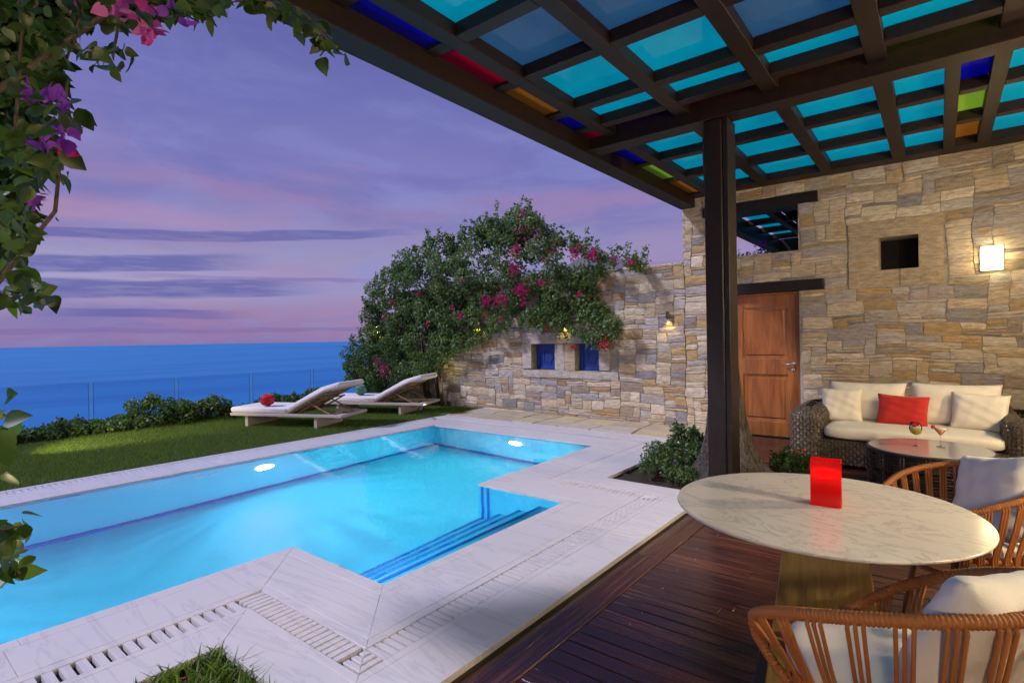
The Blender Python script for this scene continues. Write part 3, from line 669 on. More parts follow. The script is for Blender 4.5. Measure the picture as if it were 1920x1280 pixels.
# dressed surrounds
def dressed(root, x0, x1, z0, z1, pr_=.02, t=(.52, .49, .45)):
    b = MB(); k = random.uniform(.9, 1.1); stone_geo(b, x0, x1, z0, z1, YW, pr_, tuple(x*k for x in t), .002, .003); return b.build('dressed_block', 'stone', root)
dressed(GW, -6.69, -5.62, 1.40, 1.63, .03); dressed(GW, -5.62, -4.53, 1.40, 1.63, .03); dressed(GW, -6.69, -6.46, .90, 1.40, .03); dressed(GW, -4.92, -4.70, .90, 1.40, .03)
dressed(GW, -5.90, -5.68, .88, 1.40, .022); dressed(GW, -5.68, -5.44, .88, 1.40, .022, (.50, .42, .30)); dressed(GW, -6.69, -5.55, .73, .88, .03); dressed(GW, -5.55, -4.53, .73, .88, .03)
for (a, c, d, e) in (W1, W2):
    sh_ = MB(); sh_.box(a+.03, c-.002, YW+.16, YW+.185, d+.004, e-.004); o = sh_.build('shutter', 'blue_paint', GW, bevel=.003, seg=1)
    f = MB(); f.box(a+.03, a+.085, YW+.135, YW+.16, d+.004, e-.004); f.box(c-.06, c-.002, YW+.135, YW+.16, d+.004, e-.004); f.box(a+.085, c-.06, YW+.137, YW+.16, d+.004, d+.055); f.box(a+.085, c-.06, YW+.137, YW+.16, e-.055, e-.004)
    f.box(a+.17, a+.20, YW+.145, YW+.16, d+.14, e-.14); f.box(a+.20, a+.27, YW+.147, YW+.16, e-.17, e-.14); f.box(a+.2, a+.27, YW+.147, YW+.16, d+.14, d+.17)
    f.build('shutter_frame', 'blue_paint', o, bevel=.004, seg=1)
    f = MB(); ww = c-a; M_ = Matrix.Translation((a+ww*.72, YW+.152, (d+e)/2)) @ Matrix.Rotation(R(28), 4, 'Y'); f.box(-.014, .014, -.006, .006, -.15, .15, M_); f.build('shutter_brace', 'blue_paint', o)
    f = MB(); f.box(a-.05, c+.05, YW+.30, YW+.31, d-.05, e+.05); f.build('dark_backing', 'dark_void', GW)
# tall house wall
HW = thing('house_wall', 'tall brown and grey rubble stone wall behind the sofa, with a door, an upper opening and a square niche', 'stone wall', (-.6, YW+.2, 0))
DOOR = (-2.60, -1.60, -.1, 2.14); UP = (-2.80, -1.60, 2.72, 3.40); NI = (-.63, -.20, 2.35, 2.785); LN1 = (-2.80, -1.28, 2.14, 2.30); LN2 = (-2.98, -1.34, 3.40, 3.56)
b = wall_body(-3.29, 2.3, -.1, 4.05, YW+.010, YW+.45, [DOOR, UP, NI, (-2.80, -1.28, 2.14, 2.30), (-2.98, -1.34, 3.40, 3.56)]); b.build('wall_core', 'mortar', HW)
NF = (-.98, .06, 2.12, 3.02)
build_stones(HW, fill(-3.30, 2.2, -.045, 4.03, [DOOR, UP, LN1, LN2, NF]), YW, lambda x, z: .3 if (x > 1.0 or z > 3.75 or (z < .8 and -1.4 < x < .9)) else 1., off=HW.location)
for r_ in ((-.98, .06, 2.785, 3.02), (-.98, -.63, 2.55, 2.785), (-.98, -.63, 2.35, 2.55), (-.20, .06, 2.35, 2.785), (-.98, -.40, 2.12, 2.35), (-.40, .06, 2.12, 2.35)):
    dressed(HW, *r_, .018, (.44, .37, .27))
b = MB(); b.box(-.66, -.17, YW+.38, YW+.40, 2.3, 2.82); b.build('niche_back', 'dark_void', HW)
for nm, r_ in (('door_lintel', LN1), ('opening_lintel', LN2)):
    b = MB(); b.box(r_[0]+.003, r_[1]-.003, YW-.035, YW+.40, r_[2]+.003, r_[3]-.003); b.build(nm, 'pergola_wood', HW, bevel=.006)
# stones of the pier's left return and of the opening's jambs
b = MB()
for k in range(22):
    z = 2.74+k*.058; b.box(-3.318, -3.29, YW+.0+random.uniform(0, .01), YW+.44, z, z+.052, tint=tone())
b.build('return_stones', 'stone', HW, kind='stuff')
for z in np.arange(2.73, 3.38, .16):
    b = MB(); b.box(-1.604, -1.585, YW+.0, YW+.43, z, z+.15, tint=tone()); b.build('jamb_stone', 'stone', HW, bevel=.006, seg=1)
b = MB(); b.box(-2.795, -1.605, YW+.0, YW+.44, 2.70, 2.735, tint=(.44, .38, .30)); b.build('opening_sill', 'stone', HW, bevel=.008, seg=1)
# door
YD = YW+.10
DO = thing('entrance_door', 'varnished brown wooden door with two raised panels and a steel lever handle', 'door', (-2.07, YD, -.045))
b = MB(); b.box(-1.655, -1.602, YD-.03, YD+.10, -.045, 2.138); b.box(-2.598, -2.545, YD-.03, YD+.10, -.045, 2.138); b.box(-2.545, -1.655, YD-.028, YD+.10, 2.11, 2.138); b.build('door_frame', 'door_wood', DO, bevel=.004)
b = MB(); x0, x1 = -2.542, -1.658
b.box(x0, x0+.12, YD, YD+.045, -.04, 2.107); b.box(x1-.12, x1, YD, YD+.045, -.04, 2.107)
for z0, z1 in ((-.04, .18), (.90, 1.14), (1.93, 2.107)): b.box(x0+.12, x1-.12, YD+.001, YD+.045, z0, z1)
leafd = b.build('door_leaf', 'door_wood', DO, bevel=.003)
for z0, z1 in ((.18, .90), (1.14, 1.93)):
    b = MB(); a, c = x0+.12, x1-.12; ins = .045
    V = [(a, YD+.022, z0), (c, YD+.022, z0), (c, YD+.022, z1), (a, YD+.022, z1), (a+ins, YD+.030, z0+ins), (c-ins, YD+.030, z0+ins), (c-ins, YD+.030, z1-ins), (a+ins, YD+.030, z1-ins),
         (a+ins+.02, YD+.012, z0+ins+.02), (c-ins-.02, YD+.012, z0+ins+.02), (c-ins-.02, YD+.012, z1-ins-.02), (a+ins+.02, YD+.012, z1-ins-.02)]
    b.add(V, [(0, 1, 5, 4), (1, 2, 6, 5), (2, 3, 7, 6), (3, 0, 4, 7), (4, 5, 9, 8), (5, 6, 10, 9), (6, 7, 11, 10), (7, 4, 8, 11), (8, 9, 10, 11)]); b.build('door_panel', 'door_wood', DO)
b = MB(); b.tube([(-1.70, YD, 1.065), (-1.70, YD-.05, 1.065), (-1.715, YD-.058, 1.065), (-1.84, YD-.055, 1.055)], .010, 8); b.build('lever_handle', 'steel', leafd, smooth=True)
b = MB(); b.lathe([(0, .012), (.022, .012), (.026, 0)], n=20); o = b.build('handle_rose', 'steel', leafd, smooth=True, raw=True); o.location = Vector((-1.70, YD, 1.065)) - DO.location; o.rotation_euler = (PI/2, 0, 0)
b = MB(); b.lathe([(0, .008), (.024, .010), (.027, 0)], n=20); o = b.build('keyhole_plate', 'steel', leafd, smooth=True, raw=True); o.location = Vector((-1.712, YD, .975)) - DO.location; o.rotation_euler = (PI/2, 0, 0)
b = MB(); b.box(-2.62, -1.58, YD+.10, YD+.12, -.1, 2.16); b.build('door_backing', 'dark_void', DO)

# flagstone strip at the wall foot
b = MB(); b.box(-8.3, -2.28, 7.70, 8.82, -.06, -.022); FS = b.build('flagstone_path', 'mortar', kind='structure')
xs = [-8.25]
while xs[-1] < -2.9: xs.append(xs[-1]+random.uniform(.45, .95))
xs[-1] = -2.3
ymid = [8.2+random.uniform(-.12, .12) for _ in xs]; jx = [random.uniform(-.12, .12) for _ in xs]
for i in range(len(xs)-1):
    rows = [((xs[i]+.01, 7.715), (xs[i+1]-.01, 7.715), (xs[i+1]+jx[i+1]-.01, ymid[i+1]-.01), (xs[i]+jx[i]+.01, ymid[i]-.01)),
            ((xs[i]+jx[i]+.01, ymid[i]+.01), (xs[i+1]+jx[i+1]-.01, ymid[i+1]+.01), (xs[i+1]+jx[i+1]*1.5-.01, 8.80), (xs[i]+jx[i]*1.5+.01, 8.80))]
    for q_ in rows:
        b = MB(); zt = random.uniform(.0, .016); t = random.choice([(.50, .46, .38), (.56, .49, .34), (.54, .50, .45), (.46, .41, .32)])
        poly = []
        for a in range(4):
            p, r_ = Vector(q_[a]), Vector(q_[(a+1) % 4]); poly.append(p); mpt = p.lerp(r_, .5)+Vector((random.uniform(-.012, .012), random.uniform(-.008, .008))); poly.append(mpt)
        nn_ = len(poly); b.add([(p.x, p.y, -.03) for p in poly]+[(p.x, p.y, zt+random.uniform(-.002, .002)) for p in poly], [tuple(range(nn_))[::-1], tuple(range(nn_, 2*nn_))]+[(k_, (k_+1) % nn_, nn_+(k_+1) % nn_, nn_+k_) for k_ in range(nn_)], t)
        b.build('flagstone', 'flagstone', FS, bevel=.006, seg=1)

# ---- pergola
PG = thing('pergola', 'dark timber pergola over the deck roofed with cyan and coloured glass panes', 'pergola', (-1.7, 5.55, 0))
def beam(nm, *a, bev=.006, par=None): b = MB(); b.box(*a); return b.build(nm, 'pergola_wood', par or PG, bevel=bev, seg=1)
beam('edge_beam', -3.34, -3.10, -2.2, 8.79, 3.60, 3.93)
beam('fascia_strip', -3.36, -3.343, -2.2, 8.79, 3.80, 3.99)
beam('main_beam', -3.21, 2.25, 5.40, 5.63, 3.64, 3.86)
beam('wall_plate', -3.098, 2.25, 8.50, 8.79, 3.742, 3.95)
ZJ, ZG = 3.74, 3.852
joN = [-2.763, -1.94, -1.119, -.308, .512, 1.33]
colsN = [(-3.10, -2.903)]+[(L_, L_+.68) for L_ in joN]
crossN = [-1.22, -.40, .42, 1.24, 2.06, 2.887, 3.705, 4.53]
def joist(x0, x1, y0, y1): beam('joist', x0, x1, y0, y1, ZJ, ZG-.004, bev=.004)
for L_ in joN: joist(L_-.14, L_, -2.2, 5.398)
joist(2.02, 2.14, -2.2, 5.398)
segsY = []
yb = -2.2
crs = [(c_, c_+.12) for c_ in crossN]+[(5.045, 5.16)]
for (a, c_) in crs: segsY.append((yb, a)); yb = c_
segsY.append((yb, 5.398))
def cross(x0, x1, a, c_): beam('cross_piece', x0+.002, x1-.002, a, c_, ZJ+.003, ZG-.004, bev=.004)
def pane_(x0, x1, y0, y1, kind, lab, low=False):
    b = MB(); e_ = -.001 if low else .02; z_ = 3.772 if low else ZG; b.box(x0-e_, x1+e_, y0-e_, y1+e_, z_, z_+.008); b.build('glass_pane', kind, PG, label=lab)
LAB = dict(pane_cyan='cyan glass pane', pane_slate='greyish blue glass pane', pane_blue='deep blue glass pane', pane_magenta='magenta glass pane', pane_orange='amber glass pane', pane_green='lime green glass pane', pane_purple='purple glass pane')
colo = ['pane_orange', 'pane_green', 'pane_magenta', 'pane_orange', 'pane_green', 'pane_blue', 'pane_magenta', 'pane_orange', 'pane_blue', 'pane_magenta']
rowc = {0: 'pane_magenta', 1: 'pane_blue', 2: 'pane_magenta', 3: 'pane_orange', 4: 'pane_green', 5: 'pane_blue', 6: 'pane_orange'}
slate = {(1, 6), (2, 6), (2, 5), (3, 6), (3, 5), (4, 7), (3, 7), (4, 6), (2, 4), (4, 5), (1, 4)}
for ci, (x0, x1) in enumerate(colsN):
    for (a, c_) in crs: cross(x0, x1, a, c_)
    for ri, (a, c_) in enumerate(segsY):
        if c_-a < .05: continue
        kk = colo[ri] if ci == 0 else (rowc[ci] if ri == len(segsY)-1 else ('pane_slate' if (ci, ri) in slate else 'pane_cyan'))
        pane_(x0, x1, a, c_, kk, LAB[kk], ci == 0)
colsF = [(-3.10, -2.903, 1), (-2.763, -2.08, 0), (-1.94, -1.259, 0), (-1.119, -.448, 0), (-.308, .062, 0), (.17, .375, 2), (.49, 1.19, 0), (1.33, 2.02, 0)]
for i in range(len(colsF)-1): joist(colsF[i][1], colsF[i+1][0], 5.632, 8.498)
joist(2.02, 2.14, 5.632, 8.498)
for (x0, x1, kd) in colsF:
    for (a, c_) in ((6.56, 6.68), (7.49, 7.62)): cross(x0, x1, a, c_)
    for ri, (a, c_) in enumerate(((5.632, 6.56), (6.68, 7.49), (7.62, 8.498))):
        kk = ['pane_blue', 'pane_green', 'pane_orange'][ri] if kd else 'pane_cyan'
        pane_(x0, x1, a, c_, kk, LAB[kk], kd == 1)
PX0, PX1, PY0, PY1 = -1.82, -1.59, 5.42, 5.70
beam('post', PX0, PX1-.055, PY0, PY1, -.04, 3.638, bev=.01); beam('side_board', PX1-.05, PX1, PY0+.012, PY1-.012, -.04, 3.638, bev=.005)
beam('post', 1.9, 2.1, 5.42, 5.66, -.04, 3.638); 
# second pergola, behind the house wall
P2 = thing('rear_pergola', 'dark timber pergola behind the house wall, seen through the upper opening', 'pergola', (-1.5, 11, -.05))
for a in ((-3.2, -2.98, 9.3, 14.6, 3.50, 3.78), (-3.0, 2., 9.3, 9.5, 3.62, 3.85), (-3.0, 2., 14.3, 14.6, 3.5, 3.8)): beam('beam', *a, par=P2)
for L_ in (-2.3, -1.5, -.7): beam('joist', L_-.12, L_, 9.5, 14.3, 3.66, 3.8, par=P2)
for yy in (10.4, 11.4, 12.4, 13.4): beam('cross_piece', -2.98, .5, yy, yy+.14, 3.68, 3.79, par=P2)
for (x0, x1, y0, y1, kk) in ((-2.95, -2.4, 9.5, 14.3, 'pane_cyan'), (-2.3, -.7, 9.5, 10.4, 'pane_orange'), (-2.3, .5, 10.5, 14.3, 'pergola_wood')):
    b = MB(); b.box(x0, x1, y0, y1, 3.81, 3.82); b.build('roof_board' if kk == 'pergola_wood' else 'glass_pane', kk, P2)
beam('post', -3.17, -3.0, 14.35, 14.55, -.06, 3.5, par=P2); beam('post', 1.6, 1.8, 14.35, 14.55, -.06, 3.5, par=P2); beam('post', -3.17, -3.0, 9.32, 9.48, -.06, 3.5, par=P2); beam('post', 1.6, 1.8, 9.32, 9.48, -.06, 3.62, par=P2)
# neighbouring gable far behind the garden wall
t = thing('neighbour_house', 'grey gabled roof just showing over the garden wall behind the bougainvillea', 'house', (-8.1, 15, -.06))
b = MB(); b.box(-9.4, -6.8, 14, 17, -.06, 3.35); b.build('wall', 'plaster', t)
b = MB(); b.add([(-9.6, 13.8, 3.35), (-6.6, 13.8, 3.35), (-8.0, 13.8, 4.0), (-9.6, 17.2, 3.35), (-6.6, 17.2, 3.35), (-8.0, 17.2, 4.0)], [(0, 1, 2), (3, 5, 4), (0, 2, 5, 3), (1, 4, 5, 2), (0, 3, 4, 1)]); b.build('roof', 'roof_grey', t)
# side wall of the house, out of the picture to the right, which carries the lamps that light the table
b = MB(); b.box(2.3, 2.6, -2.6, 9.25, -.1, 4.05); o = b.build('side_wall', 'plaster'); tag(o, 'plain side wall of the house closing the covered deck', 'wall')
# ================================================================== LAMPS
def onY(px, py, Y):
    d = at(px, py, 1.) - Vector((0, 0, 1.52)); return Vector((0, 0, 1.52)) + d*(Y/d.y)
def sconce(x, y, z, rz, lbl, e=1.):
    t = thing('wall_lamp', lbl, 'wall lamp', (x, y, z), rz, local=True)          # local -y is out of the wall
    b = MB(); b.box(-.11, .11, -.02, 0, -.15, .15); b.build('back_plate', 'steel', t, bevel=.003)
    b = MB(); b.box(-.10, .10, -.085, -.022, -.14, .14); b.build('lamp_shade', 'lamp_warm' if e == 1 else 'lamp_warm_strong', t, bevel=.012)
    for zz in (-.075, .075):
        b = MB(); b.tube([(-.13, -.03, zz), (-.13, -.095, zz), (.13, -.095, zz), (.13, -.03, zz)], .004, 6); b.build('guard_bar', 'steel', t, smooth=True)
    b = MB(); b.tube([(0, -.096, -.145), (0, -.096, .145)], .0035, 6); b.build('guard_bar', 'steel', t, smooth=True)
emit('lamp_warm_strong', (1, .74, .44), 380.)
sconce(.51, YW-.012, 2.39, 0, 'square frosted wall lamp with metal guard bars glowing on the stone wall above the sofa')
sconce(2.298, 2.55, 1.95, PI/2*3, 'wall lamp on the plain side wall beside the dining table', 2)
sconce(2.298, 6.6, 2.3, PI/2*3, 'wall lamp on the plain side wall beside the sofa', 2)
sconce(2.298, 4.6, 2.3, PI/2*3, 'added middle wall lamp of the three on the plain side wall', 2)  # third lamp added for stronger warm light under the pergola
b = MB(); b.box(-1.7, 2.6, -2.9, -2.62, -.1, 4.05); o = b.build('rear_wall', 'plaster'); tag(o, 'plain house wall behind the dining end of the deck', 'wall')
sconce(.6, -2.615, 2.15, PI, 'wall lamp on the rear house wall behind the dining end of the deck', 2)
def downlight(x, z, e, lbl):
    t = thing('wall_downlight', lbl, 'wall light', (x, YW-.035, z), 0, local=True)
    b = MB(); b.lathe([(.0, .06), (.028, .06), (.028, -.06), (.023, -.06), (.023, -.05), (0, -.05)], (0, -.035, 0), 16); b.build('housing', 'black_metal', t, smooth=False)
    b = MB(); b.lathe([(0, -.056), (.0225, -.056)], (0, -.035, 0), 16); b.build('lens', 'lamp_yellow', t)
    b = MB(); b.box(-.012, .012, -.03, .03, -.012, .012); b.build('bracket', 'black_metal', t)
    la = bpy.data.lights.new('wall_spot', 'SPOT'); la.energy = e; la.color = (1, .66, .10); la.spot_size = R(100); la.spot_blend = .7; la.shadow_soft_size = .02
    lo = bpy.data.objects.new('wall_spot', la); C.objects.link(lo); lo.parent = t; lo.location = (0, -.04, -.065); lo.rotation_euler = (R(12), 0, 0)
downlight(-3.57, 1.86, 6, 'small dark downlight with a yellow glow on the stone pier left of the post')
downlight(-5.65, 1.80, 4, 'small downlight glowing yellow under the leaves above the blue windows')
downlight(-7.85, 1.90, 30, 'small downlight glowing yellow in the leaves left of the blue windows')
downlight(-11.35, 1.95, 50, 'small downlight glowing yellow at the sea end of the garden wall')
def garden_spot(p, tgt, e, lbl, size=60, colr=(1, .82, .42)):
    t = thing('garden_spotlight', lbl, 'garden light', p, 0, local=True)
    b = MB(); b.tube([(0, 0, -.12), (0, 0, .0)], .008, 8); b.build('spike', 'black_metal', t)
    d = (Vector(tgt)-Vector(p)).normalized(); M_ = d.to_track_quat('Z', 'Y').to_matrix().to_4x4()
    b = MB(); b.lathe([(0, -.05), (.035, -.05), (.04, .05), (.034, .05), (.034, .03), (0, .03)], n=16); b.v = [tuple(M_ @ Vector(v)) for v in b.v]; b.build('housing', 'black_metal', t)
    la = bpy.data.lights.new('garden_spot', 'SPOT'); la.energy = e; la.color = colr; la.spot_size = R(size); la.spot_blend = .8; la.shadow_soft_size = .04
    lo = bpy.data.objects.new('garden_spot', la); C.objects.link(lo); lo.parent = t; lo.matrix_local = Matrix.Translation(d*.06) @ (-d).to_track_quat('Z', 'Y').to_matrix().to_4x4()
garden_spot((-2.6, -.35, .12), (-2.2, .6, 2.2), 60, 'garden spotlight in the planting patch aimed up into the bougainvillea', 75)
garden_spot((-2.05, .15, .1), (-2.1, .5, 1.0), 9, 'small garden spotlight at the edge of the planting patch', 90)
garden_spot((-9.6, 1.0, .75), (-10.6, 3.3, 0.0), 260, 'garden spotlight over the lawn by the hedge', 58, (1, .85, .35))
garden_spot((-8.55, 8.5, .1), (-8.9, 8.1, 2.2), 22, 'added garden uplight under the bougainvillea beside the second lounger', 110, (1, .88, .45))  # uplight added to lighten the bougainvillea from below
garden_spot((-8.1, 7.3, .14), (-8.2, 8.7, 1.4), 9, 'garden spotlight on the grass aimed at the foot of the garden wall', 110, (1, .86, .62))

# ================================================================== FURNITURE
def superell(b, c, a, e1=.35, e2=.35, nu=40, nv=20, M_=None, wr=0.):
    f = lambda v, e: math.copysign(abs(v)**e, v)
    V = []; ph = random.uniform(0, 9)
    for j in range(nv+1):
        v = -PI/2+PI*j/nv
        for i in range(nu):
            u = 2*PI*i/nu; p = Vector((a[0]*f(math.cos(v), e1)*f(math.cos(u), e2), a[1]*f(math.cos(v), e1)*f(math.sin(u), e2), a[2]*f(math.sin(v), e1)))
            if wr: p += p.normalized()*wr*math.sin(p.x*13+ph)*math.sin(p.y*17+ph*2)
            if M_ is not None: p = M_ @ p
            V.append(p+Vector(c))
    b.add(V, [(j*nu+i, j*nu+(i+1) % nu, (j+1)*nu+(i+1) % nu, (j+1)*nu+i) for j in range(nv) for i in range(nu)])
def pillow_mesh(w, h, t, seed=0, n=22, pinch=.07):
    rr = random.Random(seed); ph = [rr.uniform(0, 6.28) for _ in range(8)]; b = MB(); V = []
    for side in (1, -1):
        for j in range(n+1):
            for i in range(n+1):
                u, v = i/n*2-1, j/n*2-1
                x = u*w/2*(1-pinch*(1-v*v)*abs(u)); z = v*h/2*(1-pinch*(1-u*u)*abs(v))
                th = t/2*((1-u**4)**.55)*((1-v**4)**.55)
                wr = .006*math.sin(9*u+4*v+ph[0])*math.sin(7*v-3*u+ph[1])+.005*math.sin(17*(u*math.cos(ph[2])+v*math.sin(ph[2]))+ph[3])*(abs(u*v)**.5)
                V.append((x, side*(th+wr*min(1, th/t*4)), z))
    N1 = (n+1)**2
    fs = []
    for s_ in (0, 1):
        for j in range(n):
            for i in range(n):
                q = (s_*N1+j*(n+1)+i, s_*N1+j*(n+1)+i+1, s_*N1+(j+1)*(n+1)+i+1, s_*N1+(j+1)*(n+1)+i); fs.append(q[::-1] if s_ == 0 else q)
    b.add(V, fs); me = b.mesh('pillow', True)
    import bmesh
    bm = bmesh.new(); bm.from_mesh(me); bmesh.ops.remove_doubles(bm, verts=bm.verts, dist=.0004); bm.to_mesh(me); bm.free(); me.shade_smooth()
    return me
def pillow(w, h, t, loc, rot, mat, lbl, cat='cushion', seed=0, group=None):
    o = link('cushion', pillow_mesh(w, h, t, seed), mat); o.location = loc; o.rotation_euler = rot; tag(o, lbl, cat, group); return o

# ---- dining table
TX, TY = -.43, 2.72
t = thing('dining_table', 'round white marble dining table on a tapered olive wood pedestal', 'table', (TX, TY, -.045))
b = MB(); pr_ = [(0, .728), (.575, .728), (.59, .734), (.600, .744), (.598, .750), (0, .750)]; b.lathe(pr_, (TX, TY, 0), 96); o = b.build('tabletop', 'marble_tabletop', t, smooth=False)
for p_ in o.data.polygons: p_.use_smooth = abs(p_.normal.z) < .9
b = MB(); a0 = R(8)
def sq(r_, z, a): return [(TX+.02+r_*math.cos(a+k*PI/2+PI/4), TY+.02+r_*math.sin(a+k*PI/2+PI/4), z) for k in range(4)]
b.add(sq(.33, -.02, a0)+sq(.205, .70, a0), [(3, 2, 1, 0), (4, 5, 6, 7)]+[(k, (k+1) % 4, 4+(k+1) % 4, 4+k) for k in range(4)]); b.build('pedestal', 'oak_olive', t, bevel=.006)
b = MB(); b.add(sq(.40, -.043, a0)+sq(.40, -.021, a0), [(3, 2, 1, 0), (4, 5, 6, 7)]+[(k, (k+1) % 4, 4+(k+1) % 4, 4+k) for k in range(4)]); b.build('base_plate', 'black_metal', t, bevel=.003)
b = MB(); b.add(sq(.27, .702, a0)+sq(.27, .727, a0), [(3, 2, 1, 0), (4, 5, 6, 7)]+[(k, (k+1) % 4, 4+(k+1) % 4, 4+k) for k in range(4)]); b.build('top_bracket', 'black_metal', t)
# ---- red table lamp: a bent sheet with waisted sides
LX, LY = -.405, 2.765; la_ = R(5)
t = thing('table_lamp', 'glowing red acrylic table lamp standing on the marble dining table', 'lamp', (LX, LY, .752), la_, local=True)
b = MB(); n = 14; hw, hd, H = .060, .045, .198
def wallp(z): k = (z/H*2-1); return hd*(.62+.38*k*k)
V = []; fs = []
for i in range(n+1):
    z = H*i/n; d = wallp(z)
    V += [(-hw, -d, z), (hw, -d, z), (hw, d, z), (-hw, d, z), (-hw+.004, -d+.004, z), (hw-.004, -d+.004, z), (hw-.004, d-.004, z), (-hw+.004, d-.004, z)]
for i in range(n):
    for k in range(4):
        a, c_ = i*8+k, i*8+(k+1) % 4; fs.append((a, c_, c_+8, a+8)); fs.append((a+12, c_+12, c_+4, a+4))
fs += [(k, (k+1) % 4+0, (k+1) % 4+4, k+4)[::-1] for k in range(4)]+[(n*8+k, n*8+(k+1) % 4, n*8+(k+1) % 4+4, n*8+k+4) for k in range(4)]
b.add(V, fs); b.build('lamp_body', 'red_acrylic', t)
b = MB(); b.box(-hw+.005, hw-.005, -.026, .026, .168, .172); b.build('top_inset', 'red_acrylic', t)
b = MB(); b.lathe([(0, 0), (.018, 0), (.018, .02), (0, .02)], (0, 0, .115), 12); b.build('bulb', 'red_core', t)
la = bpy.data.lights.new('lamp_glow', 'POINT'); la.energy = .9; la.color = (1, .22, .16); la.shadow_soft_size = .015
lo = bpy.data.objects.new('lamp_glow', la); C.objects.link(lo); lo.parent = t; lo.location = (0, 0, .150)

# ---- rope chairs
def rope_chair(lbl, loc, rz, ax, ay, zb, zf, pm, zs=.455):
    t = thing('rope_chair', lbl, 'chair', loc, rz, 'tan rope tub chairs at the dining table', local=True)
    def rimp(a):                                             # a: -1..1 round the back, facing +x
        ph = a*R(pm); k = abs(a)
        return Vector((-ax*math.cos(ph), ay*math.sin(ph), zb-(zb-zf)*k**2.2))
    pts = [rimp(-1+2*i/60) for i in range(61)]
    def curl(s_):
        e = rimp(s_); y = math.copysign(1, e.y)
        return [e+Vector((.035, -.010*y, -.020)), e+Vector((.050, -.030*y, -.060)), e+Vector((.038, -.052*y, -.105)), e+Vector((.0, -.066*y, -.150)), e+Vector((-.05, -.075*y, -.178))]
    path = curl(-1)[::-1]+pts+curl(1)
    def coil(path, rad, pitch=.0105, closed=False, amp=.16):
        P = [Vector(p) for p in path]; n = len(P); seg = []
        tot = 0; cum = [0]
        for i in range(n if closed else n-1): tot += (P[(i+1) % n]-P[i]).length; cum.append(tot)
        m_ = max(4, int(tot/pitch))*4; out = []; rad_ = []; j = 0
        for i in range(m_ if closed else m_+1):
            s_ = tot*i/m_
            while j < len(cum)-2 and cum[j+1] < s_: j += 1
            f = (s_-cum[j])/max(1e-6, cum[j+1]-cum[j]); out.append(P[j].lerp(P[(j+1) % n], f)); rad_.append(rad*(1-amp+amp*abs(math.sin(PI*i/4))*1.35))
        # smooth the polyline so the coils stay even
        for _ in range(3): out = [out[i] if (not closed and i in (0, len(out)-1)) else (out[i-1]+out[i]*2+out[(i+1) % len(out)])/4 for i in range(len(out))]
        return out, rad_
    b = MB(); pp, rr_ = coil(path, .0175); b.tube(pp, rr_, 10); b.build('wrapped_rim', 'rope', t, smooth=True)
    ring = lambda r_, z, dx=.0: [Vector((dx+r_*math.cos(q), r_*.98*math.sin(q), z)) for q in np.linspace(0, 2*PI, 48, endpoint=False)]
    b = MB(); pp, rr_ = coil(ring(.73*ax, zs), .016, closed=True); b.tube(pp, rr_, 9, closed=True); b.build('seat_ring', 'rope', t, smooth=True)
    b = MB(); pp, rr_ = coil(ring(.55*ax, zs-.12), .013, closed=True); b.tube(pp, rr_, 8, closed=True); b.build('lower_ring', 'rope', t, smooth=True)
    ng = 22
    for k in range(ng):
        a = -1.0+2.0*k/(ng-1)
        for j in (-1, 0, 1):
            aj = a+j*.017; p0 = rimp(max(-1, min(1, aj))); ph = aj*R(pm)*1.02
            q = Vector((-.73*ax*math.cos(ph), .715*ax*math.sin(ph), zs)); q2 = Vector((-.55*ax*math.cos(ph*1.04), .54*ax*math.sin(ph*1.04), zs-.12))
            outn = Vector((-math.cos(ph), math.sin(ph), 0))
            P = [p0+outn*.004+Vector((0, 0, .004)), p0+outn*.014+Vector((0, 0, -.02)), p0.lerp(q, .5)+outn*.022, q+outn*.022+Vector((0, 0, .02)), q+outn*.022-Vector((0, 0, .015)), q2+outn*.014]
            b = MB(); b.tube(P, .0056, 6, cap=False); b.build('rope_strand', 'rope', t, smooth=True)
    for k in range(4):
        q = PI/4+k*PI/2; b = MB(); b.tube([(.17*math.cos(q), .17*math.sin(q), zs-.015), (.24*math.cos(q), .24*math.sin(q), .0)], [.017, .012], 10); b.build('leg', 'oak_olive', t, smooth=True)
    b = MB(); b.lathe([(0, zs-.01), (.70*ax, zs-.01), (.70*ax, zs), (0, zs)], n=32); b.build('seat_pan', 'rope', t)
    b = MB(); superell(b, (.01, 0, zs+.037), (.74*ax, .73*ax, .042), .5, .9, 48, 14, wr=.003); b.build('seat_cushion', 'white_fabric', t, smooth=True)
    return t
rope_chair('tan rope tub chair nearest the camera, at the near side of the marble table', (-.105, 1.95, -.045), R(145), .385, .395, .915, .56, 148, .53)
rope_chair('tan rope tub chair between the marble table and the coffee table', (.07, 3.648, -.045), R(218.6), .342, .317, .827, .70, 121)
pillow(.46, .42, .16, (.09, 1.81, .735), (R(24), R(5), R(55)), 'white_fabric', 'white cushion in the rope chair nearest the camera', seed=3)
pillow(.46, .44, .15, (.21, 3.75, .655), (R(20), R(12), R(128.6)), 'white_fabric', 'white cushion in the rope chair on the far side of the table', seed=5)

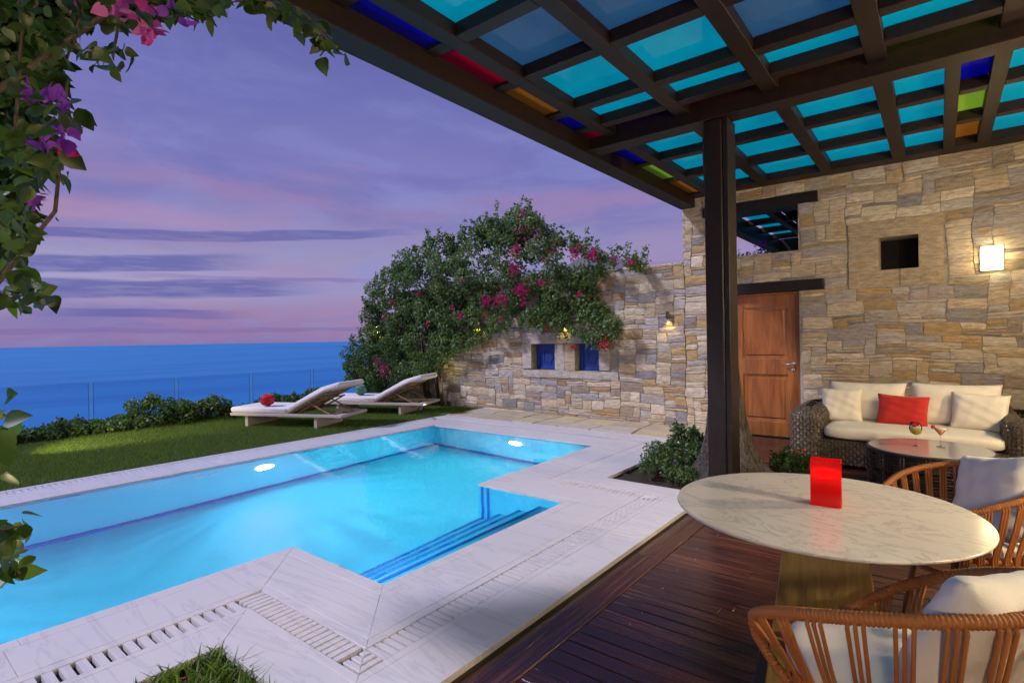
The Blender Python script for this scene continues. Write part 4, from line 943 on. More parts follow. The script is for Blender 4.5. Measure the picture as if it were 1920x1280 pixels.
# ---- sofa
SX0, SX1, SY0, SY1 = -1.44, .86, 7.16, 8.32
so_ = thing('wicker_sofa', 'dark woven wicker sofa with a long cream seat cushion against the stone wall', 'sofa', (-.3, 7.7, -.045))
def weave_box(parent, c, a, nm, r=.13, rc=.12, pitch=.037, wd=.023):
    """open basket weave over a rounded body: verticals and courses pass over and under each other"""
    hx, hy, hz = a; z0 = c[2]-hz; H = 2*hz
    prof = [(0, z) for z in np.linspace(0, H-r, 12)] + [(r*(1-math.cos(q)), H-r+r*math.sin(q)) for q in np.linspace(.15, PI/2, 8)] + [(r+k*.03, H) for k in range(1, int((min(hx, hy)-r)/.03))]
    L_ = [0.]
    for p, q in zip(prof, prof[1:]): L_.append(L_[-1]+math.hypot(q[0]-p[0], q[1]-p[1]))
    def pr(t):
        t = min(max(t, 0), L_[-1]-1e-6); k = max(i for i in range(len(L_)-1) if L_[i] <= t); f = (t-L_[k])/(L_[k+1]-L_[k]); return [prof[k][i]+(prof[k+1][i]-prof[k][i])*f for i in (0, 1)]
    sx_, sy_ = 2*(hx-rc), 2*(hy-rc); arc = rc*PI/2; PER = 2*(sx_+sy_)+4*arc
    def plan(s_):
        s_ %= PER
        for (ln, ox, oy, dx, dy) in ((sx_, -hx+rc, -hy, 1, 0), (arc, hx-rc, -hy+rc, 0, 0), (sy_, hx, -hy+rc, 0, 1), (arc, hx-rc, hy-rc, 0, 1), (sx_, hx-rc, hy, -1, 0), (arc, -hx+rc, hy-rc, 0, 2), (sy_, -hx, hy-rc, 0, -1), (arc, -hx+rc, -hy+rc, 0, 3)):
            isarc = abs(ln-arc) < 1e-9 and (ox, oy) in ((hx-rc, -hy+rc), (hx-rc, hy-rc), (-hx+rc, hy-rc), (-hx+rc, -hy+rc))
            if s_ <= ln+1e-9:
                if isarc:
                    q0 = {(1, -1): -PI/2, (1, 1): 0, (-1, 1): PI/2, (-1, -1): PI}[(1 if ox > 0 else -1, 1 if oy > 0 else -1)]; q = q0+s_/rc
                    return ox+rc*math.cos(q), oy+rc*math.sin(q), math.cos(q), math.sin(q)
                nx_, ny_ = dy, -dx
                return ox+dx*s_, oy+dy*s_, nx_, ny_
            s_ -= ln
        return -hx+rc, -hy, 0, -1
    def P(s_, t, off):
        ins, z = pr(t); x, y, nx_, ny_ = plan(s_); f = ins
        x2 = x-math.copysign(min(abs(x), f), x) if abs(nx_) > .01 else x*(1-f/max(hx, f)*.0); y2 = y-math.copysign(min(abs(y), f), y) if abs(ny_) > .01 else y
        if abs(nx_) <= .01: x2 = x*(1-f/hx*.9)
        if abs(ny_) <= .01: y2 = y*(1-f/hy*.5)
        up_ = min(1, ins/r); return Vector((c[0]+x2+nx_*off*(1-up_*.8), c[1]+y2+ny_*off*(1-up_*.8), z0+z+off*up_))
    b = MB(); nv = int(PER/pitch); nc = int(L_[-1]/pitch)
    for i in range(nv):
        s0 = (i+.5)*PER/nv; A_ = []; B_ = []
        for j in range(nc*2+1):
            t = L_[-1]*j/(nc*2); off = .004*(1 if (i+j//2) % 2 else -1); A_.append(P(s0-wd/2, t, off)); B_.append(P(s0+wd/2, t, off))
        n_ = len(A_); b.add(A_+B_, [(j, j+1, n_+j+1, n_+j) for j in range(n_-1)])
    for j in range(nc):
        t0 = (j+.5)*L_[-1]/nc; A_ = []; B_ = []; m_ = nv*2
        for i in range(m_):
            s0 = i*PER/m_; off = .004*(-1 if ((i//2)+j) % 2 else 1); A_.append(P(s0, t0-wd/2, off)); B_.append(P(s0, t0+wd/2, off))
        b.add(A_+B_, [(i, (i+1) % m_, m_+(i+1) % m_, m_+i) for i in range(m_)])
    o = b.build(nm, 'dark_wicker', parent, kind='stuff'); s_ = o.modifiers.new('thick', 'SOLIDIFY'); s_.thickness = .004
    return o
weave_box(so_, (-1.26, 7.74, .30), (.18, .56, .335), 'woven_arm'); weave_box(so_, (.68, 7.74, .30), (.18, .56, .335), 'woven_arm'); weave_box(so_, (-.29, 8.22, .33), (.93, .12, .36), 'woven_back', .09, .09)
b = MB(); x = -1.10; k = 0
while x < .54:                                                # open basket weave under the seat
    P_ = [(x, 7.205+(.006 if (j+k) % 2 else -.006), .0+.035*j) for j in range(9)]
    b.add([(p[0], p[1], p[2]) for p in P_]+[(p[0]+.022, p[1], p[2]) for p in P_], [(j, 9+j, 10+j, j+1) for j in range(8)]); x += .036; k += 1
for j in range(8):
    z = .01+.035*j; n_ = k; P_ = [(-1.10+.036*i, 7.205+(-.006 if (i+j) % 2 else .006), z) for i in range(n_+1)]
    b.add(P_+[(p[0], p[1], p[2]+.02) for p in P_], [(i, i+1, n_+2+i, n_+1+i) for i in range(n_)])
o = b.build('woven_front', 'dark_wicker', so_, kind='stuff'); s_ = o.modifiers.new('thick', 'SOLIDIFY'); s_.thickness = .005
b = MB(); b.box(-1.12, .56, 7.22, 8.2, .255, .29); b.box(-1.1, .54, 7.6, 7.62, -.03, .25); b.build('seat_base', 'black_metal', so_, bevel=.004)
for (x, y) in ((-1.3, 7.35), (.72, 7.35), (-1.3, 8.15), (.72, 8.15)):
    b = MB(); b.tube([(x, y, -.045), (x, y, .05)], .02, 8); b.build('leg', 'black_metal', so_)
b = MB(); superell(b, (-.285, 7.60, .365), (.80, .47, .078), .42, .22, 96, 18, wr=.003); b.build('seat_cushion', 'cream_fabric', so_, smooth=True)
pillow(.82, .50, .20, (-.72, 7.98, .655), (R(-14), 0, R(0)), 'cream_fabric', 'wide cream back cushion on the left half of the sofa', seed=11)
pillow(.84, .50, .20, (.13, 7.98, .665), (R(-14), 0, R(1)), 'cream_fabric', 'wide cream back cushion on the right half of the sofa', seed=12)
pillow(.44, .42, .15, (-.96, 7.78, .62), (R(-16), R(0), R(6)), 'cream_fabric', 'square cream cushion at the left arm of the sofa', seed=13)
pillow(.50, .42, .15, (.335, 7.78, .62), (R(-16), R(2), R(-7)), 'cream_fabric', 'square cream cushion at the right arm of the sofa', seed=14)
pillow(.50, .37, .15, (-.345, 7.74, .60), (R(-20), R(2), R(-3)), 'red_fabric', 'red cushion in the middle of the cream sofa', seed=15)

# ---- drum coffee table
CX, CY, CR = -.09, 6.42, .485
t = thing('coffee_table', 'round drum coffee table of black rope with a frosted glass top', 'coffee table', (CX, CY, -.045))
b = MB(); b.lathe([(0, .410), (CR-.012, .410), (CR-.010, .418), (CR-.016, .422), (0, .422)], (CX, CY, 0), 72); b.build('glass_top', 'frosted_glass', t)
circ = lambda r_, z, n_=72, w=0.: [Vector((CX+(r_+w*math.sin(q*7+z*90))*math.cos(q), CY+(r_+w*math.sin(q*7+z*90))*math.sin(q), z+w*.6*math.sin(q*14+z*40))) for q in np.linspace(0, 2*PI, n_, endpoint=False)]
b = MB(); b.tube(circ(CR, .405), .013, 8, closed=True); b.build('top_ring', 'black_rope', t, smooth=True)
b = MB(); b.tube(circ(CR, -.03), .013, 8, closed=True); b.build('bottom_ring', 'black_rope', t, smooth=True)
for k in range(15):
    z = -.010+.0278*k; b = MB(); b.tube(circ(CR+(.004 if k % 2 else -.004), z, 84, .003), .0048 if k % 3 else .0062, 5, closed=True); b.build('rope_course', 'black_rope', t, smooth=True)
for k in range(16):
    for dq in (-.028, .028):
        q = 2*PI*k/16+dq; b = MB(); b.tube([(CX+CR*math.cos(q), CY+CR*math.sin(q), z) for z in (-.03, .1, .2, .3, .4)], .0085, 6); b.build('upright', 'black_rope', t, smooth=True)
# ---- cocktails
def glass(nm, lbl, x, y, prof, liquid, lm, foam=None):
    t = thing(nm, lbl, 'cocktail glass', (x, y, .4225), 0, local=True)
    b = MB(); b.lathe(prof, n=28); b.build('bowl_and_stem', 'clear_glass', t, smooth=True)
    b = MB(); b.lathe(liquid, n=24); b.build('drink', lm, t, smooth=True)
    if foam: b = MB(); b.lathe(foam, n=24); b.build('foam', 'foam', t, smooth=True)
    return t
g1_ = glass('balloon_glass', 'round balloon glass of yellow cocktail on the coffee table', -.185, 6.43, [(0, .004), (.038, .004), (.040, .001), (.006, .008), (.004, .02), (.004, .10), (.012, .108), (.040, .128), (.052, .160), (.050, .190), (.038, .226), (.0375, .226), (.049, .190), (.051, .160)],
      [(0, .110), (.020, .115), (.040, .131), (.049, .155), (.0495, .165), (0, .165)], 'drink_yellow', [(0, .182), (.046, .182), (.0485, .1655), (0, .1655)])
g2_ = glass('martini_glass', 'conical martini glass of pink cocktail with a red garnish on the coffee table', .0, 6.50, [(0, .004), (.036, .004), (.038, .001), (.006, .008), (.0035, .02), (.0035, .105), (.006, .112), (.058, .178), (.0575, .178)],
      [(0, .113), (.005, .114), (.045, .164), (0, .164)], 'drink_pink', [(0, .176), (.0545, .176), (.0455, .1645), (0, .1645)])
for gt, p in ((g1_, (.035, .0, .215)), (g1_, (-.01, .01, .19)), (g2_, (-.055, 0, .185))):
    b = MB(); superell(b, p, (.017, .015, .020), .8, .8, 12, 8); b.build('strawberry_garnish', 'red_fabric', gt, smooth=True)

# ---- sun loungers
def lounger(lbl, loc, rz):
    t = thing('sun_lounger', lbl, 'sun lounger', loc, rz, 'white sun loungers on the lawn', local=True)
    Lh, Wd = 2.30, .86; zt = .255
    b = MB(); b.box(0, Lh, 0, .055, zt-.05, zt); b.build('side_rail', 'bleached_wood', t, bevel=.006)
    b = MB(); b.box(0, Lh, Wd-.055, Wd, zt-.05, zt); b.build('side_rail', 'bleached_wood', t, bevel=.006)
    b = MB(); b.box(-.002, .055, .056, Wd-.056, zt-.05, zt-.001); b.build('end_rail', 'bleached_wood', t, bevel=.006)
    b = MB(); b.box(Lh-.13, Lh+.002, .056, Wd-.056, zt-.05, zt-.001); b.build('end_rail', 'bleached_wood', t, bevel=.006)
    for x in (.30, 1.74):
        b = MB(); b.box(x, x+.06, .03, Wd-.03, .0, zt-.051); b.build('leg', 'bleached_wood', t, bevel=.006)
    for k in range(9):
        b = MB(); x = .10+k*.135; b.box(x, x+.09, .056, Wd-.056, zt-.03, zt-.012); b.build('slat', 'teak', t, bevel=.003)
    H0 = Vector((1.20, 0, zt+.01)); ang = R(27)
    d = Vector((math.cos(ang), 0, math.sin(ang)))
    for y in (.07, Wd-.11):
        b = MB(); M_ = Matrix.Translation((H0.x, y, H0.z)) @ Matrix.Rotation(-ang, 4, 'Y'); b.box(0, 1.02, 0, .04, -.03, 0, M_); b.build('backrest_rail', 'teak', t, bevel=.003)
        b = MB(); b.tube([(1.30, y+.06, zt-.02), (1.86, y+.06, .52)], .014, 6); b.build('prop_strut', 'teak', t)
        b = MB(); b.tube([(2.06, y+.02, zt-.02), (1.62, y+.02, .44)], .014, 6); b.build('prop_strut', 'teak', t)
    for k in range(7):
        M_ = Matrix.Translation(H0 + d*(.08+k*.14)) @ Matrix.Rotation(-ang, 4, 'Y'); b = MB(); b.box(-.03, .03, .11, Wd-.11, -.012, 0, M_); b.build('slat', 'teak', t)
    b = MB(); b.tube([(1.86, .1, .515), (1.86, Wd-.1, .515)], .012, 6); b.build('cross_bar', 'teak', t)
    # mattress: thick profile swept across the width, rounded ends
    def matt(nm, pts, th):
        P = [Vector(p) for p in pts]; b = MB(); ny = 12; nr = 12; V = []; prof = []
        up_, lo_ = [], []
        fr2 = MB().frame(P)
        for p, (tt, a, c_) in zip(P, fr2):
            nrm = Vector((-tt.z, 0, tt.x)); up_.append(p+nrm*th); lo_.append(p)
        e0 = [(up_[-1]+lo_[-1])/2 + (fr2[-1][0]*math.cos(q)+Vector((-fr2[-1][0].z, 0, fr2[-1][0].x))*math.sin(q))*th/2 for q in np.linspace(PI/2, -PI/2, 7)[1:-1]]
        e1_ = [(up_[0]+lo_[0])/2 + (-fr2[0][0]*math.cos(q)-Vector((-fr2[0][0].z, 0, fr2[0][0].x))*math.sin(q))*th/2 for q in np.linspace(PI/2, -PI/2, 7)[1:-1]]
        loop = up_+e0+lo_[::-1]+e1_; n_ = len(loop); cen = sum(loop, Vector())/n_
        ys = [0, .012, .035, .08, .25, .5, .75, .92, .965, .988, 1]; sh = [.0, .022, .03, .032, .034, .035, .034, .032, .03, .022, .0]
        for yv, s_ in zip(ys, sh):
            for q in loop:
                V.append((q.x, .03+yv*(Wd-.06), q.z))
        m_ = len(ys); inset = {0: .75, m_-1: .75, 1: .93, m_-2: .93}
        for ri, f in inset.items():
            for k in range(n_):
                x, y, z = V[ri*n_+k]; # shrink towards the mid line
                j = min(range(len(P)), key=lambda a: (P[a]+(up_[a]-P[a])*.5-loop[k]).length); mid = (up_[j]+lo_[j])/2
                V[ri*n_+k] = (mid.x+(x-mid.x)*f, y, mid.z+(z-mid.z)*f)
        fs = [(r_*n_+k, (r_+1)*n_+k, (r_+1)*n_+(k+1) % n_, r_*n_+(k+1) % n_) for r_ in range(m_-1) for k in range(n_)]
        fs += [tuple(range(n_)), tuple((m_-1)*n_+k for k in range(n_))[::-1]]
        b.add(V, fs); return b.build(nm, 'lounger_fabric', t, smooth=True)
    matt('seat_mattress', [(.03+.06*i, 0, zt+.004) for i in range(20)], .10)
    Lb = [H0+d*s_+Vector((0, 0, .006)) for s_ in np.linspace(.0, .80, 12)]; d2 = Vector((math.cos(R(15)), 0, math.sin(R(15))))
    Lb += [Lb[-1]+d2*s_ for s_ in (.07, .16, .25, .33)]
    matt('back_mattress', Lb, .098)
    return t
A_L = R(23)
lounger('white sun lounger nearer the pool with a red lattice ball on its mattress', (-10.15, 4.50, 0), A_L)
lounger('white sun lounger against the garden wall with a green lattice ball on its mattress', (-10.20, 6.42, 0), A_L)
def ball(p, r_, mat, lbl):
    b = MB(); superell(b, (0, 0, 0), (r_*.90, r_*.90, r_*.80), 1, 1, 24, 12)
    rr = random.Random(4)
    for k in range(15):
        M_ = Matrix.Rotation(rr.uniform(0, PI), 3, 'X') @ Matrix.Rotation(rr.uniform(0, PI), 3, 'Z')
        pts = [M_ @ Vector((math.cos(q), math.sin(q), .0)) for q in np.linspace(0, 2*PI, 24, endpoint=False)]
        b.tube([Vector((q.x*r_, q.y*r_, q.z*r_*.88)) for q in pts], .007, 5, closed=True)
    o = b.build('lattice_ball', mat, smooth=True); o.location = p; tag(o, lbl, 'lantern ball')
ball((-9.62, 4.93, .48), .125, 'red_lattice', 'red lattice ball lying on the nearer sun lounger')
ball((-9.72, 7.03, .48), .125, 'green_lattice', 'green lattice ball lying on the sun lounger by the wall')

# ---- glass fence
t = thing('glass_fence', 'frameless clear glass balustrade at the sea edge of the lawn', 'glass fence', (-11.95, 3, 0))
ys = [-2.6, -1.2, .12, 1.5, 2.885, 4.27, 5.76, 7.24, 8.7]
for a, c_ in zip(ys, ys[1:]):
    b = MB(); b.box(-11.957, -11.943, a+.035, c_-.035, -.02, .86); o = b.build('glass_panel', 'fence_glass', t)
    for yy in (a+.035, c_-.035):
        b = MB(); b.box(-11.96, -11.94, yy-.004, yy+.004, -.02, .86); b.build('panel_edge', 'fence_edge', o)
    b = MB(); b.box(-11.955, -11.945, a+.042, c_-.042, .861, .863); b.build('panel_edge', 'fence_edge', o)

# ================================================================== PLANTS
def inpoly(x, y, P):
    c_ = False; j = len(P)-1
    for i in range(len(P)):
        if (P[i][1] > y) != (P[j][1] > y) and x < (P[j][0]-P[i][0])*(y-P[i][1])/(P[j][1]-P[i][1])+P[i][0]: c_ = not c_
        j = i
    return c_
# lawn grass
def blades(name, x0, x1, y0, y1, n, h, w, mat, bend=.4, z=0., seg=1, keep=None):
    x = rng.uniform(x0, x1, n); y = rng.uniform(y0, y1, n)
    if keep is not None: k = keep(x, y); x, y = x[k], y[k]; n = len(x)
    hh = h*(.5+.8*rng.random(n)); a = rng.uniform(0, 2*PI, n); ww = w*(.7+.6*rng.random(n)); ba = rng.uniform(0, 2*PI, n); bd = bend*hh*rng.random(n)
    dx, dy = np.cos(a)*ww/2, np.sin(a)*ww/2; rows = []
    tv = []
    for s_ in range(seg+1):
        f = s_/seg; wf = 1-f if seg == 1 else (1-f**2)
        cx = x+np.cos(ba)*bd*f*f; cyy = y+np.sin(ba)*bd*f*f; cz = z+hh*(f-.25*bend*f*f*rng.random(n))
        if s_ == seg: rows.append(np.stack([cx, cyy, cz], 1))
        else: rows += [np.stack([cx-dx*wf, cyy-dy*wf, cz], 1), np.stack([cx+dx*wf, cyy+dy*wf, cz], 1)]
    m_ = len(rows); V = np.stack(rows, 1).reshape(-1, 3); i = np.arange(n)*m_; Fs = []
    for s_ in range(seg-1):
        Fs += [np.stack([i+2*s_, i+2*s_+1, i+2*s_+3], 1), np.stack([i+2*s_, i+2*s_+3, i+2*s_+2], 1)]
    Fs.append(np.stack([i+2*(seg-1), i+2*(seg-1)+1, i+2*seg], 1))
    me = npmesh(name, V, np.concatenate(Fs), np.repeat(rng.random(n)*.8, m_)); o = link(name, me, mat); o['kind'] = 'stuff'; return o
o = blades('lawn_grass', -12.1, -7.81, -1, 8.75, 300000, .040, .006, 'grass_blade', .8); tag(o, 'short green lawn between the pool and the sea hedge', 'grass'); del o['category']
o = blades('patch_grass', -2.84, -2.01, -1.2, 1.18, 6000, .085, .013, 'grass_blade', 1.3, -.045, 4); o['label'] = 'long bright grass in the small bed cut into the marble'
o = blades('edge_grass', -8.3, -7.78, 7.75, 8.75, 5000, .05, .006, 'grass_blade', .8)
# red petals on the soil of the patch
b = MB()
for k in range(5):
    p = Vector((-2.62+random.uniform(-.08, .08), .98+random.uniform(-.06, .06), .02)); d = Vector((random.uniform(-1, 1), random.uniform(-1, 1), .2))*.03; e = d.cross(Vector((0, 0, 1)))*.4
    b.add([p, p+d*.5+e, p+d, p+d*.5-e], [(0, 1, 2, 3)])
o = b.build('fallen_petals', 'bract_red', kind='stuff')

def clusters_in(poly, n, r_, Yc, Yr, dens, seed=1, dome=None):
    rr = random.Random(seed); xs = [p[0] for p in poly]; zs = [p[1] for p in poly]; out = []
    while len(out) < n:
        x, z = rr.uniform(min(xs), max(xs)), rr.uniform(min(zs), max(zs))
        if inpoly(x, z, poly): out.append((x, Yc+rr.uniform(-Yr, Yr)*(1 if dome is None else dome(x, z)), z, r_*rr.uniform(.55, 1.25)))
    return out
def leaf_cloud(name, cl, per, size, mat, parent, droop=.3, shell=.6):
    P = []; Nn = []
    for (x, y, z, r_) in cl:
        k = max(6, int(per*(r_*r_)/.06)); d = rng.normal(size=(k, 3)); d /= np.linalg.norm(d, axis=1)[:, None]; q = r_*(shell+(1-shell)*rng.random(k)**.5)*(.85+.3*rng.random(k))
        P.append(np.array([x, y, z])+d*q[:, None]*np.array([1, .9, .85])); Nn.append(d)
    P = np.concatenate(P); Nn = np.concatenate(Nn); me = leaves_mesh(name, P, size, .4, droop, Nn, 1.1)
    if parent is not None:
        L0 = parent.location; co = np.empty(len(me.vertices)*3, np.float32); me.vertices.foreach_get('co', co); co = co.reshape(-1, 3)-np.array(L0[:], np.float32); me.vertices.foreach_set('co', co.ravel())
    o = link(name, me, mat, parent); return o
# the great bougainvillea on the garden wall
pxp = [(668, 650), (688, 590), (712, 520), (760, 492), (795, 458), (830, 447), (872, 442), (905, 428), (935, 412), (975, 398), (1005, 420), (1030, 445), (1075, 462), (1110, 482), (1190, 492), (1195, 500),
       (1110, 508), (1090, 540), (1120, 580), (1165, 608), (1150, 628), (1125, 640), (1085, 622), (1040, 606), (985, 600), (930, 612), (895, 640), (850, 650), (820, 672), (795, 700), (760, 690), (720, 660)]
poly = [(p.x, p.z) for p in (onY(a, c_, 8.5) for a, c_ in pxp)]
BG = thing('bougainvillea', 'huge green bougainvillea with magenta flowers spilling over the low stone wall', 'bougainvillea', (-9.0, 8.55, 0))
def dome(x, z): return .25+.75*min(1, max(0, (z-1.2)/2))
cl = clusters_in(poly, 360, .215, 8.62, .45, 1, 3, dome)
leaf_cloud('crown', cl, 250, .060, 'leaf_green', BG, .35)
# loose sprays breaking the outline
sp = []
rr = random.Random(5)
for k in range(170):
    i = rr.randrange(0, 17); a, c_ = poly[i], poly[i+1]; f = rr.random(); x, z = a[0]+(c_[0]-a[0])*f, a[1]+(c_[1]-a[1])*f
    L_ = rr.uniform(.05, .42)*rr.random()+.06; dx = rr.uniform(-.6, .6); y = 8.6+rr.uniform(-.3, .3)
    for s_ in range(4): sp.append((x+dx*L_*s_/3, y, z-.05+L_*s_/3, .055))
for k in range(60):
    i = rr.randrange(19, 28); a, c_ = poly[i], poly[i+1]; f = rr.random(); x, z = a[0]+(c_[0]-a[0])*f, a[1]+(c_[1]-a[1])*f
    L_ = rr.uniform(.05, .22)
    for s_ in range(3): sp.append((x+rr.uniform(-.05, .05), 8.45, z+.04-L_*s_/2, .055))
leaf_cloud('loose_sprays', sp, 260, .055, 'leaf_green', BG, .3, .2)
for k in range(9):
    x = -9.3+rr.uniform(-.4, .6); b = MB(); pts = [Vector((x, 8.62+rr.uniform(-.1, .1), -.02))]
    tx = rr.uniform(-10.8, -6.0)
    for s_ in range(1, 7):
        f = s_/6; pts.append(Vector((x+(tx-x)*f**1.6+rr.uniform(-.06, .06), 8.55+rr.uniform(-.08, .08), 2.7*f**.8)))
    b.tube(pts, [.032*(1-.75*i/6) for i in range(7)], 7); b.build('stem', 'bark', BG, smooth=True)
def bracts(name, spots, mat, parent, size=.036, Y=8.22):
    P = []
    for (px, py, rad, n_) in spots:
        c_ = onY(px, py, Y); d = rng.normal(size=(n_, 3))*np.array([1, .7, 1])*rad*.55; P.append(np.array(c_[:])+d)
    P = np.concatenate(P); P3 = np.repeat(P, 4, 0)+rng.normal(size=(len(P)*4, 3))*.010
    me = leaves_mesh(name, P3, size, .1, 0.); L0 = parent.location; co = np.empty(len(me.vertices)*3, np.float32); me.vertices.foreach_get('co', co); co = co.reshape(-1, 3)-np.array(L0[:], np.float32); me.vertices.foreach_set('co', co.ravel())
    o = link(name, me, mat, parent); o['kind'] = 'stuff'; return o
mag = [(967, 475, .10, 60), (940, 560, .10, 30), (978, 545, .10, 40), (1110, 480, .08, 20), (967, 470, .14, 55), (962, 505, .12, 40), (985, 432, .16, 26), (978, 402, .12, 16), (980, 540, .17, 60), (915, 562, .13, 40), (938, 562, .15, 34), (868, 525, .10, 18), (1025, 492, .12, 22), (1035, 472, .12, 16),
       (1080, 472, .14, 34), (1110, 478, .1, 14), (1112, 470, .05, 8), (1150, 487, .07, 8), (1181, 492, .07, 10), (1015, 528, .10, 16), (784, 548, .06, 9), (865, 592, .08, 14), (848, 574, .05, 7), (712, 682, .11, 22), (724, 690, .13, 26), (720, 596, .06, 8),
       (735, 565, .06, 8), (813, 497, .05, 6), (1085, 555, .06, 8), (800, 606, .06, 7), (980, 570, .05, 7), (1005, 440, .10, 12), (940, 596, .04, 5)]
bracts('flowers', mag, 'bract_magenta', BG)
bracts('hanging_flowers', [(1138, 646, .12, 34), (1128, 640, .06, 12), (1075, 652, .05, 12), (1027, 615, .05, 10)], 'bract_red', BG, .034, 8.42)
# clipped shrub at the sea end of the wall
SH = thing('wall_shrub', 'dense rounded green shrub between the second lounger and the sea end of the wall', 'shrub', (-10.9, 8.2, 0))
pxs = [(662, 668), (672, 650), (700, 640), (750, 645), (800, 660), (798, 700), (780, 728), (700, 742), (668, 725), (660, 695)]
polyS = [(p.x, p.z) for p in (onY(a, c_, 8.2) for a, c_ in pxs)]
cl = clusters_in(polyS, 95, .19, 8.2, .34, 1, 9); leaf_cloud('foliage', cl, 330, .050, 'leaf_shrub', SH, .1)
b = MB(); b.tube([(-10.9, 8.3, 0), (-10.85, 8.3, .6), (-11, 8.2, 1.2)], [.05, .04, .02], 8); b.build('stem', 'bark', SH, smooth=True)
bracts('flowers', [(712, 680, .12, 26), (722, 692, .13, 30)], 'bract_magenta', SH, .036, 7.85)
# bush behind the wall, seen through the upper opening
RB = thing('rear_bush', 'thin bush with a purple flower head behind the house wall, seen through the upper opening', 'bush', (-3.0, 10.3, 0))
c0 = onY(1405, 470, 10.2); cl = [(c0.x+random.uniform(-.5, .6), 10.3+random.uniform(-.2, .2), c0.z-.25+random.uniform(-.18, .22), .13) for _ in range(34)]; leaf_cloud('foliage', cl, 130, .045, 'leaf_shrub', RB)
bracts('flowers', [(1428, 462, .10, 26)], 'bract_purple', RB, .036, 10.1)
b = MB(); b.tube([(-3., 10.3, -.05), (-2.95, 10.3, 1.3), (-3.0, 10.3, c0.z-.3)], [.04, .03, .015], 7); b.build('stem', 'bark', RB, smooth=True)
# sea hedge
HG = thing('sea_hedge', 'low leafy hedge between the lawn and the glass fence, taller towards the loungers', 'hedge', (-11.5, 3, 0))
cl = []; y = -1.5
while y < 7.8:
    h = .20+.10*math.sin(y*2.1)+.10*math.sin(y*5.3+1)+(.16 if 3.4 < y < 4.9 else 0)+rr.uniform(-.03, .05)
    for k in range(5):
        cl.append((-11.45+rr.uniform(-.35, .25), y+rr.uniform(-.08, .08), rr.uniform(.06, max(.12, h)), rr.uniform(.08, .14)))
    y += .085
leaf_cloud('foliage', cl, 360, .055, 'leaf_shrub', HG, .1, .4)
b = MB(); [b.tube([(-11.45, yy, -.02), (-11.45+rr.uniform(-.1, .1), yy+.05, .25)], [.015, .008], 5) for yy in np.arange(-1.4, 7.8, .4)]; b.build('stems', 'bark', HG)

# ---- planter: old trunk and shrubs
TT = thing('old_tree', 'old tree with a flared ribbed trunk growing behind the dark post', 'tree', (-1.83, 6.16, -.045))
b = MB(); V = []; fs = []; n_ = 72; zs = [-.05, .0, .06, .14, .24, .36, .5, .68, .9, 1.2, 1.6, 2.1, 2.7, 3.3, 3.72]; rd = [.44, .40, .35, .30, .26, .23, .205, .185, .165, .145, .13, .115, .11, .105, .10]
for z, r_ in zip(zs, rd):
    fl = max(0, 1-z/1.0)
    for k in range(n_):
        q = 2*PI*k/n_; rb = 1+.07*math.sin(q*7+z*.8)*fl+.05*math.sin(q*13+1.3+z)+.035*math.sin(q*23+z*2)+(.16*fl*fl*max(0, math.cos(q-R(-5))))+(.12*fl*fl*max(0, math.cos(q-R(200))))
        V.append((-1.84+r_*rb*math.cos(q)-.035*z, 6.16+r_*rb*math.sin(q), z))
for j in range(len(zs)-1):
    for k in range(n_): fs.append((j*n_+k, j*n_+(k+1) % n_, (j+1)*n_+(k+1) % n_, (j+1)*n_+k))
b.add(V, fs+[tuple((len(zs)-1)*n_+k for k in range(n_))]); b.build('trunk', 'trunk_bark', TT, smooth=True)
def bush(nm, lbl, x, y, rx, ry, h, n_, size, mat='leaf_shrub', seed=2, flowers=None):
    t = thing(nm, lbl, 'bush', (x, y, -.045)); rr = random.Random(seed); cl = []
    for _ in range(n_):
        a, q = rr.uniform(0, 2*PI), rr.random()**.6; cl.append((x+rx*q*math.cos(a), y+ry*q*math.sin(a), .03+h*(1-q*q*.7)*rr.uniform(.15, 1.), .065*rr.uniform(.7, 1.3)))
    leaf_cloud('foliage', cl, 480, size, mat, t, .0, .25)
    for (a, c_, z, *_) in cl[::4]:
        b = MB(); b.tube([(x+(a-x)*.3, y+(c_-y)*.3, -.04), ((a+x)/2, (c_+y)/2, z*.5), (a, c_, z)], [.007, .005, .003], 5); b.build('stem', 'bark', t)
    if flowers:
        for p in flowers:
            b = MB(); superell(b, p, (.02, .02, .015), .9, .9, 10, 6); b.build('flower', 'bract_red', t, smooth=True)
    return t
bush('dark_bush', 'tall dark leafy bush left of the flared tree trunk', -2.33, 6.15, .26, .28, .50, 60, .045, 'leaf_shrub', 2)
bush('planter_bush', 'low pale green bush at the front corner of the planter bed', -2.45, 5.60, .20, .18, .30, 42, .034, 'leaf_shrub', 4)
bush('small_bush', 'scrappy low bush between the pale planter bush and the dark post', -2.12, 5.48, .18, .14, .12, 26, .030, 'leaf_shrub', 6)
bush('right_bush', 'small bush with an orange flower right of the flared trunk by the deck', -1.28, 6.52, .22, .22, .26, 46, .032, 'leaf_vine', 8, [(-1.15, 6.45, .27), (-1.2, 6.4, .25)])
b = MB()
for k in range(260):
    p = Vector((random.uniform(-2.8, -1.2), random.uniform(5.2, 6.9), -.02)); d = Vector((random.uniform(-1, 1), random.uniform(-1, 1), random.uniform(0, .5)))*.03; e = d.cross(Vector((0, 0, 1)))*.35
    b.add([p, p+d*.5+e, p+d, p+d*.5-e], [(0, 1, 2, 3)])
b.build('leaf_litter', 'bark', kind='stuff')

